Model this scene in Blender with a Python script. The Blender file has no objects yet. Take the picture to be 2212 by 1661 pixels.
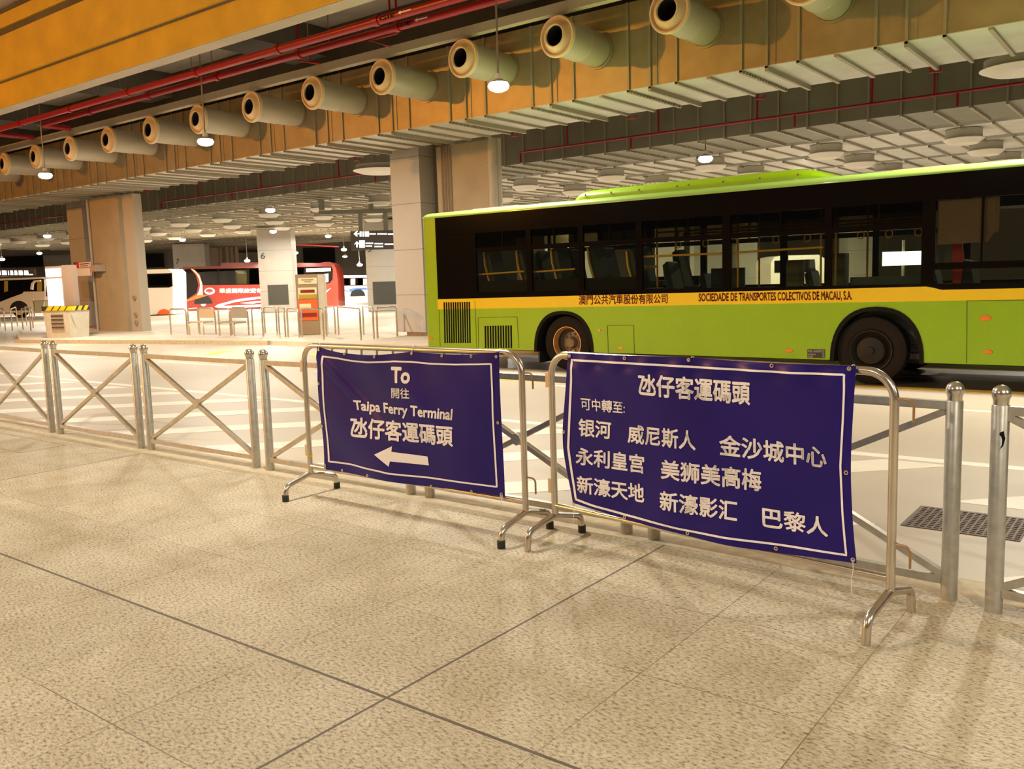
import bpy, bmesh, math, random
from mathutils import Vector, Matrix
random.seed(7)
PI = math.pi
S = bpy.context.scene
COL = S.collection

# ------------------------------------------------------------------ camera
CW, CH, FPX = 2212.0, 1661.0, 1897.56
CAMH = 1.66
YAW, PIT, ROL = -0.654622, 0.120483, -0.030483
_fw = Vector((math.sin(YAW)*math.cos(PIT), math.cos(YAW)*math.cos(PIT), -math.sin(PIT)))
_rt = Vector((math.cos(YAW), -math.sin(YAW), 0))
_up = _rt.cross(_fw)
R2 = math.cos(ROL)*_rt + math.sin(ROL)*_up
U2 = -math.sin(ROL)*_rt + math.cos(ROL)*_up
cam = bpy.data.cameras.new('camera')
cam.sensor_width = 36; cam.lens = 36*FPX/CW; cam.clip_end = 400; cam.clip_start = 0.05
co = bpy.data.objects.new('camera', cam); COL.objects.link(co)
Mr = Matrix((R2, U2, -_fw)).transposed().to_4x4()
co.matrix_world = Matrix.Translation((0, 0, CAMH)) @ Mr
S.camera = co

# ------------------------------------------------------------------ world, view, exposure
S.view_settings.view_transform = 'Standard'
S.view_settings.look = 'None'
S.view_settings.gamma = 1
S.view_settings.exposure = 0.25
S.view_settings.use_curve_mapping = False
w = bpy.data.worlds.new('night'); S.world = w; w.use_nodes = True
bgn = w.node_tree.nodes['Background']
bgn.inputs[0].default_value = (0.62, 0.5, 0.36, 1); bgn.inputs[1].default_value = 0.07

LAMP_COL = (1.0, 0.92, 0.79)
LAMP_W = 420.0
def area_light(loc, power, size, col=LAMP_COL, name='lamp_light'):
    l = bpy.data.lights.new(name, 'AREA'); l.shape = 'DISK'; l.size = size; l.energy = power; l.color = col
    o = bpy.data.objects.new(name, l); o.location = loc; COL.objects.link(o); return o
# sodium street light standing outside, behind and to the left of the camera
sl = bpy.data.lights.new('sodium_street_light', 'POINT'); sl.energy = 21500; sl.color = (1.0, 0.40, 0.04)
sl.shadow_soft_size = 0.6
so = bpy.data.objects.new('sodium_street_light', sl); so.location = (-38, -22, 9.3); COL.objects.link(so)

# ------------------------------------------------------------------ picture measuring helpers: pixel -> real place
def ray(x, y):
    return R2*((x-CW/2)/FPX) - U2*((y-CH/2)/FPX) + _fw
C0 = Vector((0, 0, CAMH))
def onz(x, y, z=0.0):
    d = ray(x, y); return C0 + d*((z-CAMH)/d.z)
def onY(x, y, Y):
    d = ray(x, y); return C0 + d*(Y/d.y)
FH = Vector((math.sin(YAW), math.cos(YAW), 0)); RH = Vector((math.cos(YAW), -math.sin(YAW), 0))
def atd(x, y, dep):
    d = ray(x, y); return C0 + d*(dep/d.dot(FH))
def onpl(x, y, A, B):
    n = Vector((-(B-A).y, (B-A).x, 0)); d = ray(x, y)
    return C0 + d*(n.dot(A-Vector((0, 0, 0)))/n.dot(d))

# ------------------------------------------------------------------ materials
MATS = {}
def mat(name, col, rough=0.6, metal=0.0, noise=0.0, nscale=6.0, bump=0.0, bscale=60.0, emit=None, estr=0.0, coat=0.0, spec=None, stretch=None):
    if name in MATS: return MATS[name]
    m = bpy.data.materials.new(name); m.use_nodes = True
    nt = m.node_tree; b = nt.nodes['Principled BSDF']
    b.inputs['Base Color'].default_value = (*col, 1); b.inputs['Roughness'].default_value = rough
    b.inputs['Metallic'].default_value = metal
    if coat: b.inputs['Coat Weight'].default_value = coat; b.inputs['Coat Roughness'].default_value = 0.08
    if spec is not None: b.inputs['Specular IOR Level'].default_value = spec
    if emit:
        b.inputs['Emission Color'].default_value = (*emit, 1); b.inputs['Emission Strength'].default_value = estr
    if noise or bump:
        tc = nt.nodes.new('ShaderNodeTexCoord'); mp = nt.nodes.new('ShaderNodeMapping')
        nt.links.new(tc.outputs['Object'], mp.inputs[0])
        if stretch: mp.inputs['Scale'].default_value = stretch
    if noise:
        n = nt.nodes.new('ShaderNodeTexNoise'); n.inputs['Scale'].default_value = nscale; n.inputs['Detail'].default_value = 5
        nt.links.new(mp.outputs[0], n.inputs['Vector'])
        r = nt.nodes.new('ShaderNodeValToRGB')
        r.color_ramp.elements[0].position = 0.3; r.color_ramp.elements[1].position = 0.72
        r.color_ramp.elements[0].color = (*[c*(1-noise) for c in col], 1)
        r.color_ramp.elements[1].color = (*[min(1, c*(1+noise)) for c in col], 1)
        nt.links.new(n.outputs['Fac'], r.inputs[0]); nt.links.new(r.outputs[0], b.inputs['Base Color'])
    if bump:
        n2 = nt.nodes.new('ShaderNodeTexNoise'); n2.inputs['Scale'].default_value = bscale
        nt.links.new(mp.outputs[0], n2.inputs['Vector'])
        bp = nt.nodes.new('ShaderNodeBump'); bp.inputs['Strength'].default_value = bump; bp.inputs['Distance'].default_value = 0.01
        nt.links.new(n2.outputs['Fac'], bp.inputs['Height']); nt.links.new(bp.outputs[0], b.inputs['Normal'])
    MATS[name] = m; return m

def glass_mat(name, tint=(0.5, 0.55, 0.5), refl=1.0):
    m = bpy.data.materials.new(name); m.use_nodes = True; nt = m.node_tree
    for n in list(nt.nodes):
        if n.type != 'OUTPUT_MATERIAL': nt.nodes.remove(n)
    out = [n for n in nt.nodes if n.type == 'OUTPUT_MATERIAL'][0]
    t = nt.nodes.new('ShaderNodeBsdfTransparent'); t.inputs[0].default_value = (*tint, 1)
    g = nt.nodes.new('ShaderNodeBsdfGlossy'); g.inputs['Roughness'].default_value = 0.03
    g.inputs['Color'].default_value = (refl, refl, refl, 1)
    f = nt.nodes.new('ShaderNodeFresnel'); f.inputs[0].default_value = 1.45
    mx = nt.nodes.new('ShaderNodeMixShader')
    nt.links.new(f.outputs[0], mx.inputs[0]); nt.links.new(t.outputs[0], mx.inputs[1]); nt.links.new(g.outputs[0], mx.inputs[2])
    nt.links.new(mx.outputs[0], out.inputs[0]); MATS[name] = m; return m

def math_node(nt, op, a, b=None, c=None):
    n = nt.nodes.new('ShaderNodeMath'); n.operation = op
    for i, v in enumerate((a, b, c)):
        if v is None: continue
        if isinstance(v, (int, float)): n.inputs[i].default_value = v
        else: nt.links.new(v, n.inputs[i])
    return n.outputs[0]

def paving_mat():
    m = bpy.data.materials.new('granite_paving'); m.use_nodes = True; nt = m.node_tree; b = nt.nodes['Principled BSDF']
    tc = nt.nodes.new('ShaderNodeTexCoord'); sx = nt.nodes.new('ShaderNodeSeparateXYZ')
    nt.links.new(tc.outputs['Object'], sx.inputs[0])
    def joint(out, off, period, width):
        a = math_node(nt, 'SUBTRACT', out, off)
        a = math_node(nt, 'DIVIDE', a, period); fr = math_node(nt, 'FRACT', math_node(nt, 'ADD', a, 1000.5))
        d = math_node(nt, 'ABSOLUTE', math_node(nt, 'SUBTRACT', fr, 0.5))
        return math_node(nt, 'LESS_THAN', d, width/period/2)
    jx = joint(sx.outputs[0], -2.475, 0.737, 0.0045); jy = joint(sx.outputs[1], 2.335, 0.75, 0.0045)
    mx = joint(sx.outputs[0], -2.475, 5.896, 0.013); my = joint(sx.outputs[1], 2.335, 30.0, 0.015)
    thin = math_node(nt, 'MAXIMUM', jx, jy); wide = math_node(nt, 'MAXIMUM', mx, my)
    # fade thin joints by a large noise so they come and go, as worn sealed joints do
    nz = nt.nodes.new('ShaderNodeTexNoise'); nz.inputs['Scale'].default_value = 0.9; nz.inputs['Detail'].default_value = 3
    nt.links.new(tc.outputs['Object'], nz.inputs['Vector'])
    fade = nt.nodes.new('ShaderNodeMapRange'); fade.inputs[1].default_value = 0.40; fade.inputs[2].default_value = 0.60
    fade.inputs[3].default_value = 0.25; fade.inputs[4].default_value = 0.85
    nt.links.new(nz.outputs['Fac'], fade.inputs[0])
    jf = math_node(nt, 'MAXIMUM', math_node(nt, 'MULTIPLY', thin, fade.outputs[0]), math_node(nt, 'MULTIPLY', wide, 0.95))
    # stone colour: two scales of grain and dirt
    n1 = nt.nodes.new('ShaderNodeTexNoise'); n1.inputs['Scale'].default_value = 62; n1.inputs['Detail'].default_value = 6; n1.inputs['Roughness'].default_value = 0.7
    mp = nt.nodes.new('ShaderNodeMapping'); mp.inputs['Scale'].default_value = (0.7, 1.25, 1); mp.inputs['Rotation'].default_value = (0, 0, 0.5)
    nt.links.new(tc.outputs['Object'], mp.inputs[0]); nt.links.new(mp.outputs[0], n1.inputs['Vector'])
    r1 = nt.nodes.new('ShaderNodeValToRGB'); e = r1.color_ramp.elements
    e[0].position = 0.36; e[0].color = (0.17, 0.135, 0.085, 1); e[1].position = 0.68; e[1].color = (0.74, 0.66, 0.50, 1)
    k = e.new(0.475); k.color = (0.52, 0.45, 0.31, 1); k = e.new(0.56); k.color = (0.62, 0.545, 0.40, 1)
    nt.links.new(n1.outputs['Fac'], r1.inputs[0])
    n2 = nt.nodes.new('ShaderNodeTexNoise'); n2.inputs['Scale'].default_value = 1.6; n2.inputs['Detail'].default_value = 7; n2.inputs['Roughness'].default_value = 0.62
    nt.links.new(tc.outputs['Object'], n2.inputs['Vector'])
    r2 = nt.nodes.new('ShaderNodeValToRGB'); e = r2.color_ramp.elements
    e[0].position = 0.3; e[0].color = (0.74, 0.70, 0.62, 1); e[1].position = 0.62; e[1].color = (1, 1, 1, 1)
    nt.links.new(n2.outputs['Fac'], r2.inputs[0])
    mu = nt.nodes.new('ShaderNodeMixRGB'); mu.blend_type = 'MULTIPLY'; mu.inputs[0].default_value = 1
    nt.links.new(r1.outputs[0], mu.inputs[1]); nt.links.new(r2.outputs[0], mu.inputs[2])
    # each slab slightly different
    fx = math_node(nt, 'FLOOR', math_node(nt, 'DIVIDE', math_node(nt, 'SUBTRACT', sx.outputs[0], -2.475), 0.737))
    fy = math_node(nt, 'FLOOR', math_node(nt, 'DIVIDE', math_node(nt, 'SUBTRACT', sx.outputs[1], 2.335), 0.75))
    cx = nt.nodes.new('ShaderNodeCombineXYZ'); nt.links.new(fx, cx.inputs[0]); nt.links.new(fy, cx.inputs[1])
    wn = nt.nodes.new('ShaderNodeTexWhiteNoise'); nt.links.new(cx.outputs[0], wn.inputs['Vector'])
    vr = nt.nodes.new('ShaderNodeMapRange'); vr.inputs[3].default_value = 0.92; vr.inputs[4].default_value = 1.05
    nt.links.new(wn.outputs['Value'], vr.inputs[0])
    cc = nt.nodes.new('ShaderNodeCombineXYZ')
    for i in range(3): nt.links.new(vr.outputs[0], cc.inputs[i])
    mv = nt.nodes.new('ShaderNodeMixRGB'); mv.blend_type = 'MULTIPLY'; mv.inputs[0].default_value = 1
    nt.links.new(mu.outputs[0], mv.inputs[1]); nt.links.new(cc.outputs[0], mv.inputs[2])
    mj = nt.nodes.new('ShaderNodeMixRGB'); mj.inputs[2].default_value = (0.10, 0.075, 0.05, 1)
    nt.links.new(jf, mj.inputs[0]); nt.links.new(mv.outputs[0], mj.inputs[1]); nt.links.new(mj.outputs[0], b.inputs['Base Color'])
    b.inputs['Roughness'].default_value = 0.62
    bp = nt.nodes.new('ShaderNodeBump'); bp.inputs['Strength'].default_value = 0.25; bp.inputs['Distance'].default_value = 0.004
    nt.links.new(n1.outputs['Fac'], bp.inputs['Height']); nt.links.new(bp.outputs[0], b.inputs['Normal'])
    MATS['granite_paving'] = m; return m

def panel_mat(name, col, zper, zoff, dark=0.45, wid=0.018, rough=0.5):
    """cladding with horizontal joints every zper metres"""
    m = bpy.data.materials.new(name); m.use_nodes = True; nt = m.node_tree; b = nt.nodes['Principled BSDF']
    tc = nt.nodes.new('ShaderNodeTexCoord'); sx = nt.nodes.new('ShaderNodeSeparateXYZ'); nt.links.new(tc.outputs['Object'], sx.inputs[0])
    fr = math_node(nt, 'FRACT', math_node(nt, 'ADD', math_node(nt, 'DIVIDE', math_node(nt, 'SUBTRACT', sx.outputs[2], zoff), zper), 100.5))
    d = math_node(nt, 'ABSOLUTE', math_node(nt, 'SUBTRACT', fr, 0.5)); j = math_node(nt, 'LESS_THAN', d, wid/zper/2)
    n = nt.nodes.new('ShaderNodeTexNoise'); n.inputs['Scale'].default_value = 2.2; nt.links.new(tc.outputs['Object'], n.inputs['Vector'])
    r = nt.nodes.new('ShaderNodeValToRGB'); r.color_ramp.elements[0].color = (*[c*0.92 for c in col], 1); r.color_ramp.elements[1].color = (*[min(1, c*1.06) for c in col], 1)
    nt.links.new(n.outputs['Fac'], r.inputs[0])
    mj = nt.nodes.new('ShaderNodeMixRGB'); mj.inputs[2].default_value = (*[c*dark for c in col], 1)
    nt.links.new(j, mj.inputs[0]); nt.links.new(r.outputs[0], mj.inputs[1]); nt.links.new(mj.outputs[0], b.inputs['Base Color'])
    b.inputs['Roughness'].default_value = rough; MATS[name] = m; return m

M_pave = paving_mat()
M_road = mat('painted_concrete_road', (0.52, 0.45, 0.345), 0.5, noise=0.12, nscale=0.35, bump=0.08, bscale=45)
M_mark = mat('white_road_paint', (0.86, 0.80, 0.68), 0.5, noise=0.05, nscale=4)
M_markp = mat('cream_hatch_paint', (0.80, 0.75, 0.62), 0.5, noise=0.05, nscale=3)
M_yel = mat('yellow_road_paint', (0.85, 0.55, 0.10), 0.5, noise=0.1, nscale=5)
M_kerb = mat('kerb_stone', (0.56, 0.47, 0.31), 0.7, noise=0.16, nscale=14, bump=0.2, bscale=80)
M_isl = mat('island_concrete', (0.63, 0.54, 0.42), 0.6, noise=0.14, nscale=0.9)
M_galv = mat('galvanised_steel', (0.50, 0.47, 0.40), 0.42, metal=0.55, noise=0.13, nscale=22)
M_galvball = mat('polished_cap_steel', (0.62, 0.57, 0.48), 0.25, metal=0.9)
M_inox = mat('brushed_stainless', (0.62, 0.56, 0.48), 0.26, metal=0.95, noise=0.06, nscale=9)
M_inox2 = mat('dull_stainless', (0.62, 0.56, 0.48), 0.38, metal=0.75)
M_copper = mat('rusty_hook', (0.42, 0.25, 0.13), 0.4, metal=0.7)
M_rub = mat('black_rubber', (0.02, 0.02, 0.02), 0.6)
M_ban = mat('navy_banner_vinyl', (0.011, 0.004, 0.165), 0.33, noise=0.10, nscale=3, spec=0.28)
M_banw = mat('white_banner_print', (0.90, 0.90, 0.94), 0.45)
M_eye = mat('brass_eyelet', (0.66, 0.58, 0.42), 0.3, metal=0.8)
M_tie = mat('white_nylon_tie', (0.82, 0.78, 0.70), 0.45)
M_duct = mat('galvanised_duct_sheet', (0.37, 0.285, 0.17), 0.42, metal=0.45, noise=0.10, nscale=3)
M_ductb = mat('dull_duct_sheet', (0.60, 0.59, 0.54), 0.55, metal=0.15, noise=0.08, nscale=2)
M_ductg = mat('grey_duct_sheet', (0.22, 0.215, 0.17), 0.55, metal=0.3, noise=0.08, nscale=2)
M_rib = mat('duct_flange_steel', (0.36, 0.32, 0.24), 0.5, metal=0.4)
M_noz = mat('cream_nozzle_plastic', (0.72, 0.58, 0.36), 0.45)
M_nozb = mat('nozzle_sleeve_sheet', (0.50, 0.46, 0.36), 0.5, metal=0.25)
M_dark = mat('dark_void', (0.012, 0.010, 0.008), 0.8)
M_beam = mat('ochre_painted_beam', (0.72, 0.47, 0.045), 0.55, noise=0.12, nscale=1.2)
M_beamu = mat('beam_soffit', (0.50, 0.44, 0.36), 0.7, noise=0.08, nscale=1.5)
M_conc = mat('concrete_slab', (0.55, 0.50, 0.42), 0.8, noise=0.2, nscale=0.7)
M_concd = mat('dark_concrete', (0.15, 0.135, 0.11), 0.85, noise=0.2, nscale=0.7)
M_colc = mat('column_concrete', (0.38, 0.30, 0.19), 0.7, noise=0.10, nscale=1.2)
M_colp = mat('pale_downpipe_paint', (0.44, 0.37, 0.28), 0.5)
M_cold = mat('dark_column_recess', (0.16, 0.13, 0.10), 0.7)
M_plinth = mat('brown_plinth_stone', (0.44, 0.33, 0.24), 0.6)
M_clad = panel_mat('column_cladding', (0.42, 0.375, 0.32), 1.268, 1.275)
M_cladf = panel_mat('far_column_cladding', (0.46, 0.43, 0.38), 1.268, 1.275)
M_red = mat('red_pipe_paint', (0.29, 0.004, 0.014), 0.35)
M_tan = mat('tan_cable_tray', (0.46, 0.40, 0.29), 0.55)
M_steelp = mat('hanger_steel', (0.30, 0.27, 0.22), 0.5, metal=0.5)
M_bulb = mat('glowing_lamp', (1, 1, 1), 0.5, emit=(1.0, 0.90, 0.70), estr=16)
M_shade = mat('lamp_housing', (0.6, 0.58, 0.52), 0.5)
M_diff = mat('white_diffuser', (0.74, 0.71, 0.64), 0.5)
M_diffd = mat('diffuser_drum', (0.42, 0.40, 0.34), 0.6)
# bus
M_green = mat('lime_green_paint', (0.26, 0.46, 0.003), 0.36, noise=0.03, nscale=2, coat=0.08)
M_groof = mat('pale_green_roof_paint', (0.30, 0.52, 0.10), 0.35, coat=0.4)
M_band = mat('yellow_band_paint', (0.80, 0.56, 0.004), 0.4, coat=0.05)
M_blk = mat('black_window_band', (0.006, 0.004, 0.003), 0.08, spec=0.22)
M_blkm = mat('black_trim', (0.012, 0.010, 0.008), 0.6, spec=0.08)
M_line = mat('panel_gap', (0.04, 0.06, 0.01), 0.7)
M_dred = mat('dark_red_lettering', (0.30, 0.02, 0.01), 0.5)
M_tyre = mat('tyre_rubber', (0.014, 0.010, 0.007), 0.8, spec=0.2)
M_rim = mat('worn_wheel_rim', (0.62, 0.34, 0.12), 0.35, metal=0.6, noise=0.2, nscale=12)
M_hub = mat('grimy_hub', (0.22, 0.16, 0.09), 0.6, metal=0.3, noise=0.3, nscale=25)
M_rimd = mat('black_wheel_disc', (0.018, 0.014, 0.011), 0.55, spec=0.25)
M_orange = mat('orange_marker_lens', (0.80, 0.20, 0.02), 0.3)
M_yrail = mat('yellow_handrail', (0.82, 0.42, 0.02), 0.35)
M_seat = mat('dark_seat_fabric', (0.035, 0.04, 0.04), 0.7)
M_seatg = mat('grey_seat_shell', (0.10, 0.12, 0.12), 0.5)
M_bint = mat('bus_lining', (0.26, 0.25, 0.20), 0.6)
M_bfloor = mat('bus_floor_vinyl', (0.10, 0.09, 0.07), 0.6)
M_curt = mat('mauve_sun_curtain', (0.30, 0.17, 0.13), 0.85)
G_dark = glass_mat('dark_tinted_glass', (0.30, 0.27, 0.17))
G_mid = glass_mat('tinted_glass', (0.82, 0.84, 0.72))
G_clear = glass_mat('clear_glass', (0.85, 0.88, 0.84))
G_coach = glass_mat('coach_glass', (0.22, 0.24, 0.20))
M_redbus = mat('red_coach_paint', (0.24, 0.016, 0.008), 0.3, coat=0.4)
M_redroof = mat('maroon_coach_roof', (0.10, 0.008, 0.007), 0.35, coat=0.3)
M_orgbus = mat('orange_coach_paint', (0.80, 0.13, 0.02), 0.35)
M_white = mat('white_coach_paint', (0.82, 0.77, 0.70), 0.35, coat=0.3)
M_silver = mat('silver_swoosh', (0.66, 0.60, 0.52), 0.4, metal=0.3)
M_blue = mat('blue_stripe', (0.06, 0.16, 0.55), 0.4)
M_txtw = mat('white_lettering', (0.85, 0.80, 0.74), 0.5)
M_txtk = mat('black_lettering', (0.03, 0.028, 0.026), 0.5)
M_curty = mat('yellow_coach_curtain', (0.42, 0.30, 0.03), 0.8)
M_glow = mat('lit_sign_face', (1, 1, 1), 0.5, emit=(1, 0.98, 0.9), estr=3.0)
M_glow2 = mat('lit_sign_symbol', (1, 1, 1), 0.5, emit=(1, 0.96, 0.88), estr=2.2)
M_signk = mat('dark_sign_board', (0.05, 0.045, 0.04), 0.5)
M_block = mat('concrete_block', (0.56, 0.50, 0.38), 0.7, noise=0.08, nscale=5)
M_brown = mat('brown_sign_casing', (0.34, 0.24, 0.17), 0.5)
M_totem = mat('bronze_totem_frame', (0.30, 0.21, 0.11), 0.45)
M_cream = mat('cream_poster', (0.80, 0.66, 0.38), 0.6)
M_vent = mat('dark_grille', (0.06, 0.06, 0.05), 0.5)
M_manh = mat('cast_iron_cover', (0.12, 0.085, 0.06), 0.6, metal=0.2, noise=0.3, nscale=40)
M_signred = mat('red_sign_print', (0.62, 0.03, 0.03), 0.5)
M_farw = panel_mat('far_wall_panels', (0.50, 0.44, 0.36), 1.6, 0.4, dark=0.6)

# ------------------------------------------------------------------ mesh builder
class MB:
    def __init__(s): s.v = []; s.f = []; s.m = []; s.cur = 0
    def add(s, vs, fs):
        o = len(s.v); s.v += [Vector(p) for p in vs]; s.f += [tuple(i+o for i in f) for f in fs]; s.m += [s.cur]*len(fs)
    def box(s, x0, x1, y0, y1, z0, z1):
        s.add([(x0,y0,z0),(x1,y0,z0),(x1,y1,z0),(x0,y1,z0),(x0,y0,z1),(x1,y0,z1),(x1,y1,z1),(x0,y1,z1)],
              [(0,3,2,1),(4,5,6,7),(0,1,5,4),(1,2,6,5),(2,3,7,6),(3,0,4,7)]); return s
    def obox(s, c, ax, ay, az, hx, hy, hz):
        c = Vector(c); P = []
        for dz in (-1,1):
            for dx, dy in ((-1,-1),(1,-1),(1,1),(-1,1)):
                P.append(c + ax*hx*dx + ay*hy*dy + az*hz*dz)
        s.add(P, [(0,3,2,1),(4,5,6,7),(0,1,5,4),(1,2,6,5),(2,3,7,6),(3,0,4,7)]); return s
    def bar(s, p0, p1, w, h, up=(0,0,1)):
        p0 = Vector(p0); p1 = Vector(p1); d = (p1-p0); L = d.length; d.normalize()
        u = Vector(up); a = d.cross(u)
        if a.length < 1e-4: a = d.cross(Vector((1,0,0)))
        a.normalize(); b = a.cross(d)
        return s.obox((p0+p1)/2, d, a, b, L/2, w/2, h/2)
    def tube(s, pts, r, seg=12, cap=True):
        pts = [Vector(p) for p in pts]; n = len(pts)
        rr = r if isinstance(r, (list, tuple)) else [r]*n
        T = []
        for i in range(n):
            a = pts[max(0,i-1)]; b = pts[min(n-1,i+1)]; t = (b-a); t.normalize(); T.append(t)
        ref = Vector((0,0,1)) if abs(T[0].z) < 0.9 else Vector((1,0,0))
        N = T[0].cross(ref); N.normalize(); vs = []; fs = []
        for i in range(n):
            N = N - T[i]*N.dot(T[i]); N.normalize(); B = T[i].cross(N)
            for k in range(seg):
                a = 2*PI*k/seg; vs.append(pts[i] + (N*math.cos(a)+B*math.sin(a))*rr[i])
        for i in range(n-1):
            for k in range(seg):
                k2 = (k+1) % seg; fs.append((i*seg+k, i*seg+k2, (i+1)*seg+k2, (i+1)*seg+k))
        if cap: fs.append(tuple(range(seg))[::-1]); fs.append(tuple((n-1)*seg+k for k in range(seg)))
        s.add(vs, fs); return s
    def lathe(s, prof, c, axis=(0,0,1), seg=24, closed=False):
        """prof: list of (radius, along)"""
        c = Vector(c); ax = Vector(axis).normalized(); ref = Vector((1,0,0)) if abs(ax.x) < 0.9 else Vector((0,1,0))
        a = ax.cross(ref).normalized(); b = ax.cross(a); vs = []; fs = []; n = len(prof)
        for r, h in prof:
            for k in range(seg):
                t = 2*PI*k/seg; vs.append(c + ax*h + (a*math.cos(t)+b*math.sin(t))*max(r, 1e-5))
        for i in range(n - (0 if closed else 1)):
            j = (i+1) % n
            for k in range(seg):
                k2 = (k+1) % seg; fs.append((i*seg+k, i*seg+k2, j*seg+k2, j*seg+k))
        s.add(vs, fs); return s
    def prism(s, poly, f0, f1):
        """poly 2D points; f0/f1 map (a,b) to front / back 3D points"""
        n = len(poly); vs = [f0(*p) for p in poly] + [f1(*p) for p in poly]
        fs = [tuple(range(n)), tuple(range(2*n-1, n-1, -1))] + [(i, n+i, n+(i+1) % n, (i+1) % n) for i in range(n)]
        s.add(vs, fs); return s
    def mesh(s, name):
        me = bpy.data.meshes.new(name); me.from_pydata([tuple(p) for p in s.v], [], s.f)
        if any(s.m): me.polygons.foreach_set('material_index', s.m)
        me.validate(); return me

def tag(o, label=None, cat=None, group=None, kind=None):
    if label: o['label'] = label
    if cat: o['category'] = cat
    if group: o['group'] = group
    if kind: o['kind'] = kind
    return o
def part(name, mb, m, parent=None, smooth=False, fixn=True):
    me = mb.mesh(name) if isinstance(mb, MB) else mb
    for x in (m if isinstance(m, (list, tuple)) else [m]): me.materials.append(x)
    if fixn:
        b = bmesh.new(); b.from_mesh(me); bmesh.ops.recalc_face_normals(b, faces=b.faces); b.to_mesh(me); b.free()
    if smooth:
        me.polygons.foreach_set('use_smooth', [True]*len(me.polygons))
        try: me.set_sharp_from_angle(angle=math.radians(38))
        except Exception: pass
    o = bpy.data.objects.new(name, me); COL.objects.link(o)
    if parent:
        o.parent = parent
        loc = parent.location
        if parent.type == 'EMPTY' and parent.get('_w'): o.matrix_parent_inverse = Matrix.Translation(-loc)
    return o
def root(name, loc, label, cat, group=None, world=True, kind=None):
    """Empty at the base of a thing; world=True: its parts are given in world coordinates"""
    o = bpy.data.objects.new(name, None); COL.objects.link(o); o.location = loc; o.empty_display_size = 0.1
    if world: o['_w'] = 1
    return tag(o, label, cat, group, kind)
def copy_tree(o, parent=None):
    c = o.copy(); COL.objects.link(c)
    if parent: c.parent = parent
    for ch in list(o.children): copy_tree(ch, c)
    return c
def single(name, mb, m, label, cat, group=None, smooth=False, kind=None):
    return tag(part(name, mb, m, None, smooth), label, cat, group, kind)
def structure(name, mb, m, label=None, smooth=False):
    return tag(part(name, mb, m, None, smooth), label, None, None, 'structure')
def arc(c, a, b, t0, t1, n=6):
    """points c + a*cos + b*sin"""
    return [Vector(c) + Vector(a)*math.cos(t0+(t1-t0)*i/n) + Vector(b)*math.sin(t0+(t1-t0)*i/n) for i in range(n+1)]
def rr_path(P, r, n=6):
    """polyline with rounded corners"""
    P = [Vector(p) for p in P]; out = [P[0]]
    for i in range(1, len(P)-1):
        d0 = (P[i-1]-P[i]).normalized(); d1 = (P[i+1]-P[i]).normalized(); ang = d0.angle(d1)
        t = r/math.tan(ang/2); a = P[i]+d0*t; b = P[i]+d1*t; cen = P[i] + (d0+d1).normalized()*(r/math.sin(ang/2))
        va = a-cen; vb = b-cen; tot = va.angle(vb)
        for k in range(n+1):
            q = k/n
            out.append(cen + (va*math.sin((1-q)*tot)+vb*math.sin(q*tot))/math.sin(tot))
    out.append(P[-1]); return out

# ------------------------------------------------------------------ lettering
_tc = {}; _aspect = {}
def text_geo(s, bold=0.0, nx=0, ny=0):
    """flat lettering as (verts, faces) scaled to a unit square of its own ink"""
    key = (s, bold, nx, ny)
    if key in _tc: return _tc[key]
    cu = bpy.data.curves.new('t', 'FONT'); cu.body = s; cu.size = 1; cu.offset = bold; cu.resolution_u = 3
    ob = bpy.data.objects.new('t', cu); COL.objects.link(ob); bpy.context.view_layer.update()
    me = ob.evaluated_get(bpy.context.evaluated_depsgraph_get()).to_mesh()
    b = bmesh.new(); b.from_mesh(me)
    bpy.data.objects.remove(ob); bpy.data.curves.remove(cu)
    xs = [v.co.x for v in b.verts]; ys = [v.co.y for v in b.verts]
    x0, x1, y0, y1 = min(xs), max(xs), min(ys), max(ys)
    _aspect[s] = (x1-x0, y1-y0)
    for v in b.verts: v.co = Vector(((v.co.x-x0)/(x1-x0), (v.co.y-y0)/(y1-y0), 0))
    for i in range(1, nx):
        bmesh.ops.bisect_plane(b, geom=b.verts[:]+b.edges[:]+b.faces[:], plane_co=(i/nx,0,0), plane_no=(1,0,0))
    for i in range(1, ny):
        bmesh.ops.bisect_plane(b, geom=b.verts[:]+b.edges[:]+b.faces[:], plane_co=(0,i/ny,0), plane_no=(0,1,0))
    b.verts.index_update()
    vs = [tuple(v.co) for v in b.verts]; fs = [tuple(v.index for v in f.verts) for f in b.faces]; b.free()
    _tc[key] = (vs, fs); return vs, fs
def bil(q, u, v):
    """q = TL, TR, BR, BL"""
    TL, TR, BR, BL = q
    return [((BL[i]*(1-u)+BR[i]*u)*(1-v) + (TL[i]*(1-u)+TR[i]*u)*v) for i in range(len(TL))]
def letter(mb, s, quad3, bold=0.0, fn=None, nx=0, ny=0):
    """bold: stroke thickening as a share of the em; made of shifted outlines so that dense characters stay intact"""
    vs, fs = text_geo(s, 0.0, nx, ny)
    asp = _aspect[s]
    bx, by = bold/max(asp[0], 0.2), bold/max(asp[1], 0.2)
    offs = [(0,0)] if bold < 0.004 else [(0,0),(-1,0),(1,0),(0,-1),(0,1),(-.7,-.7),(.7,-.7),(.7,.7),(-.7,.7)]
    for ox, oy in offs:
        mb.add([(lambda p: fn(*p) if fn else p)(bil(quad3, bx+x*(1-2*bx)+ox*bx, by+y*(1-2*by)+oy*by)) for x, y, _ in vs], fs)
    return mb

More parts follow.
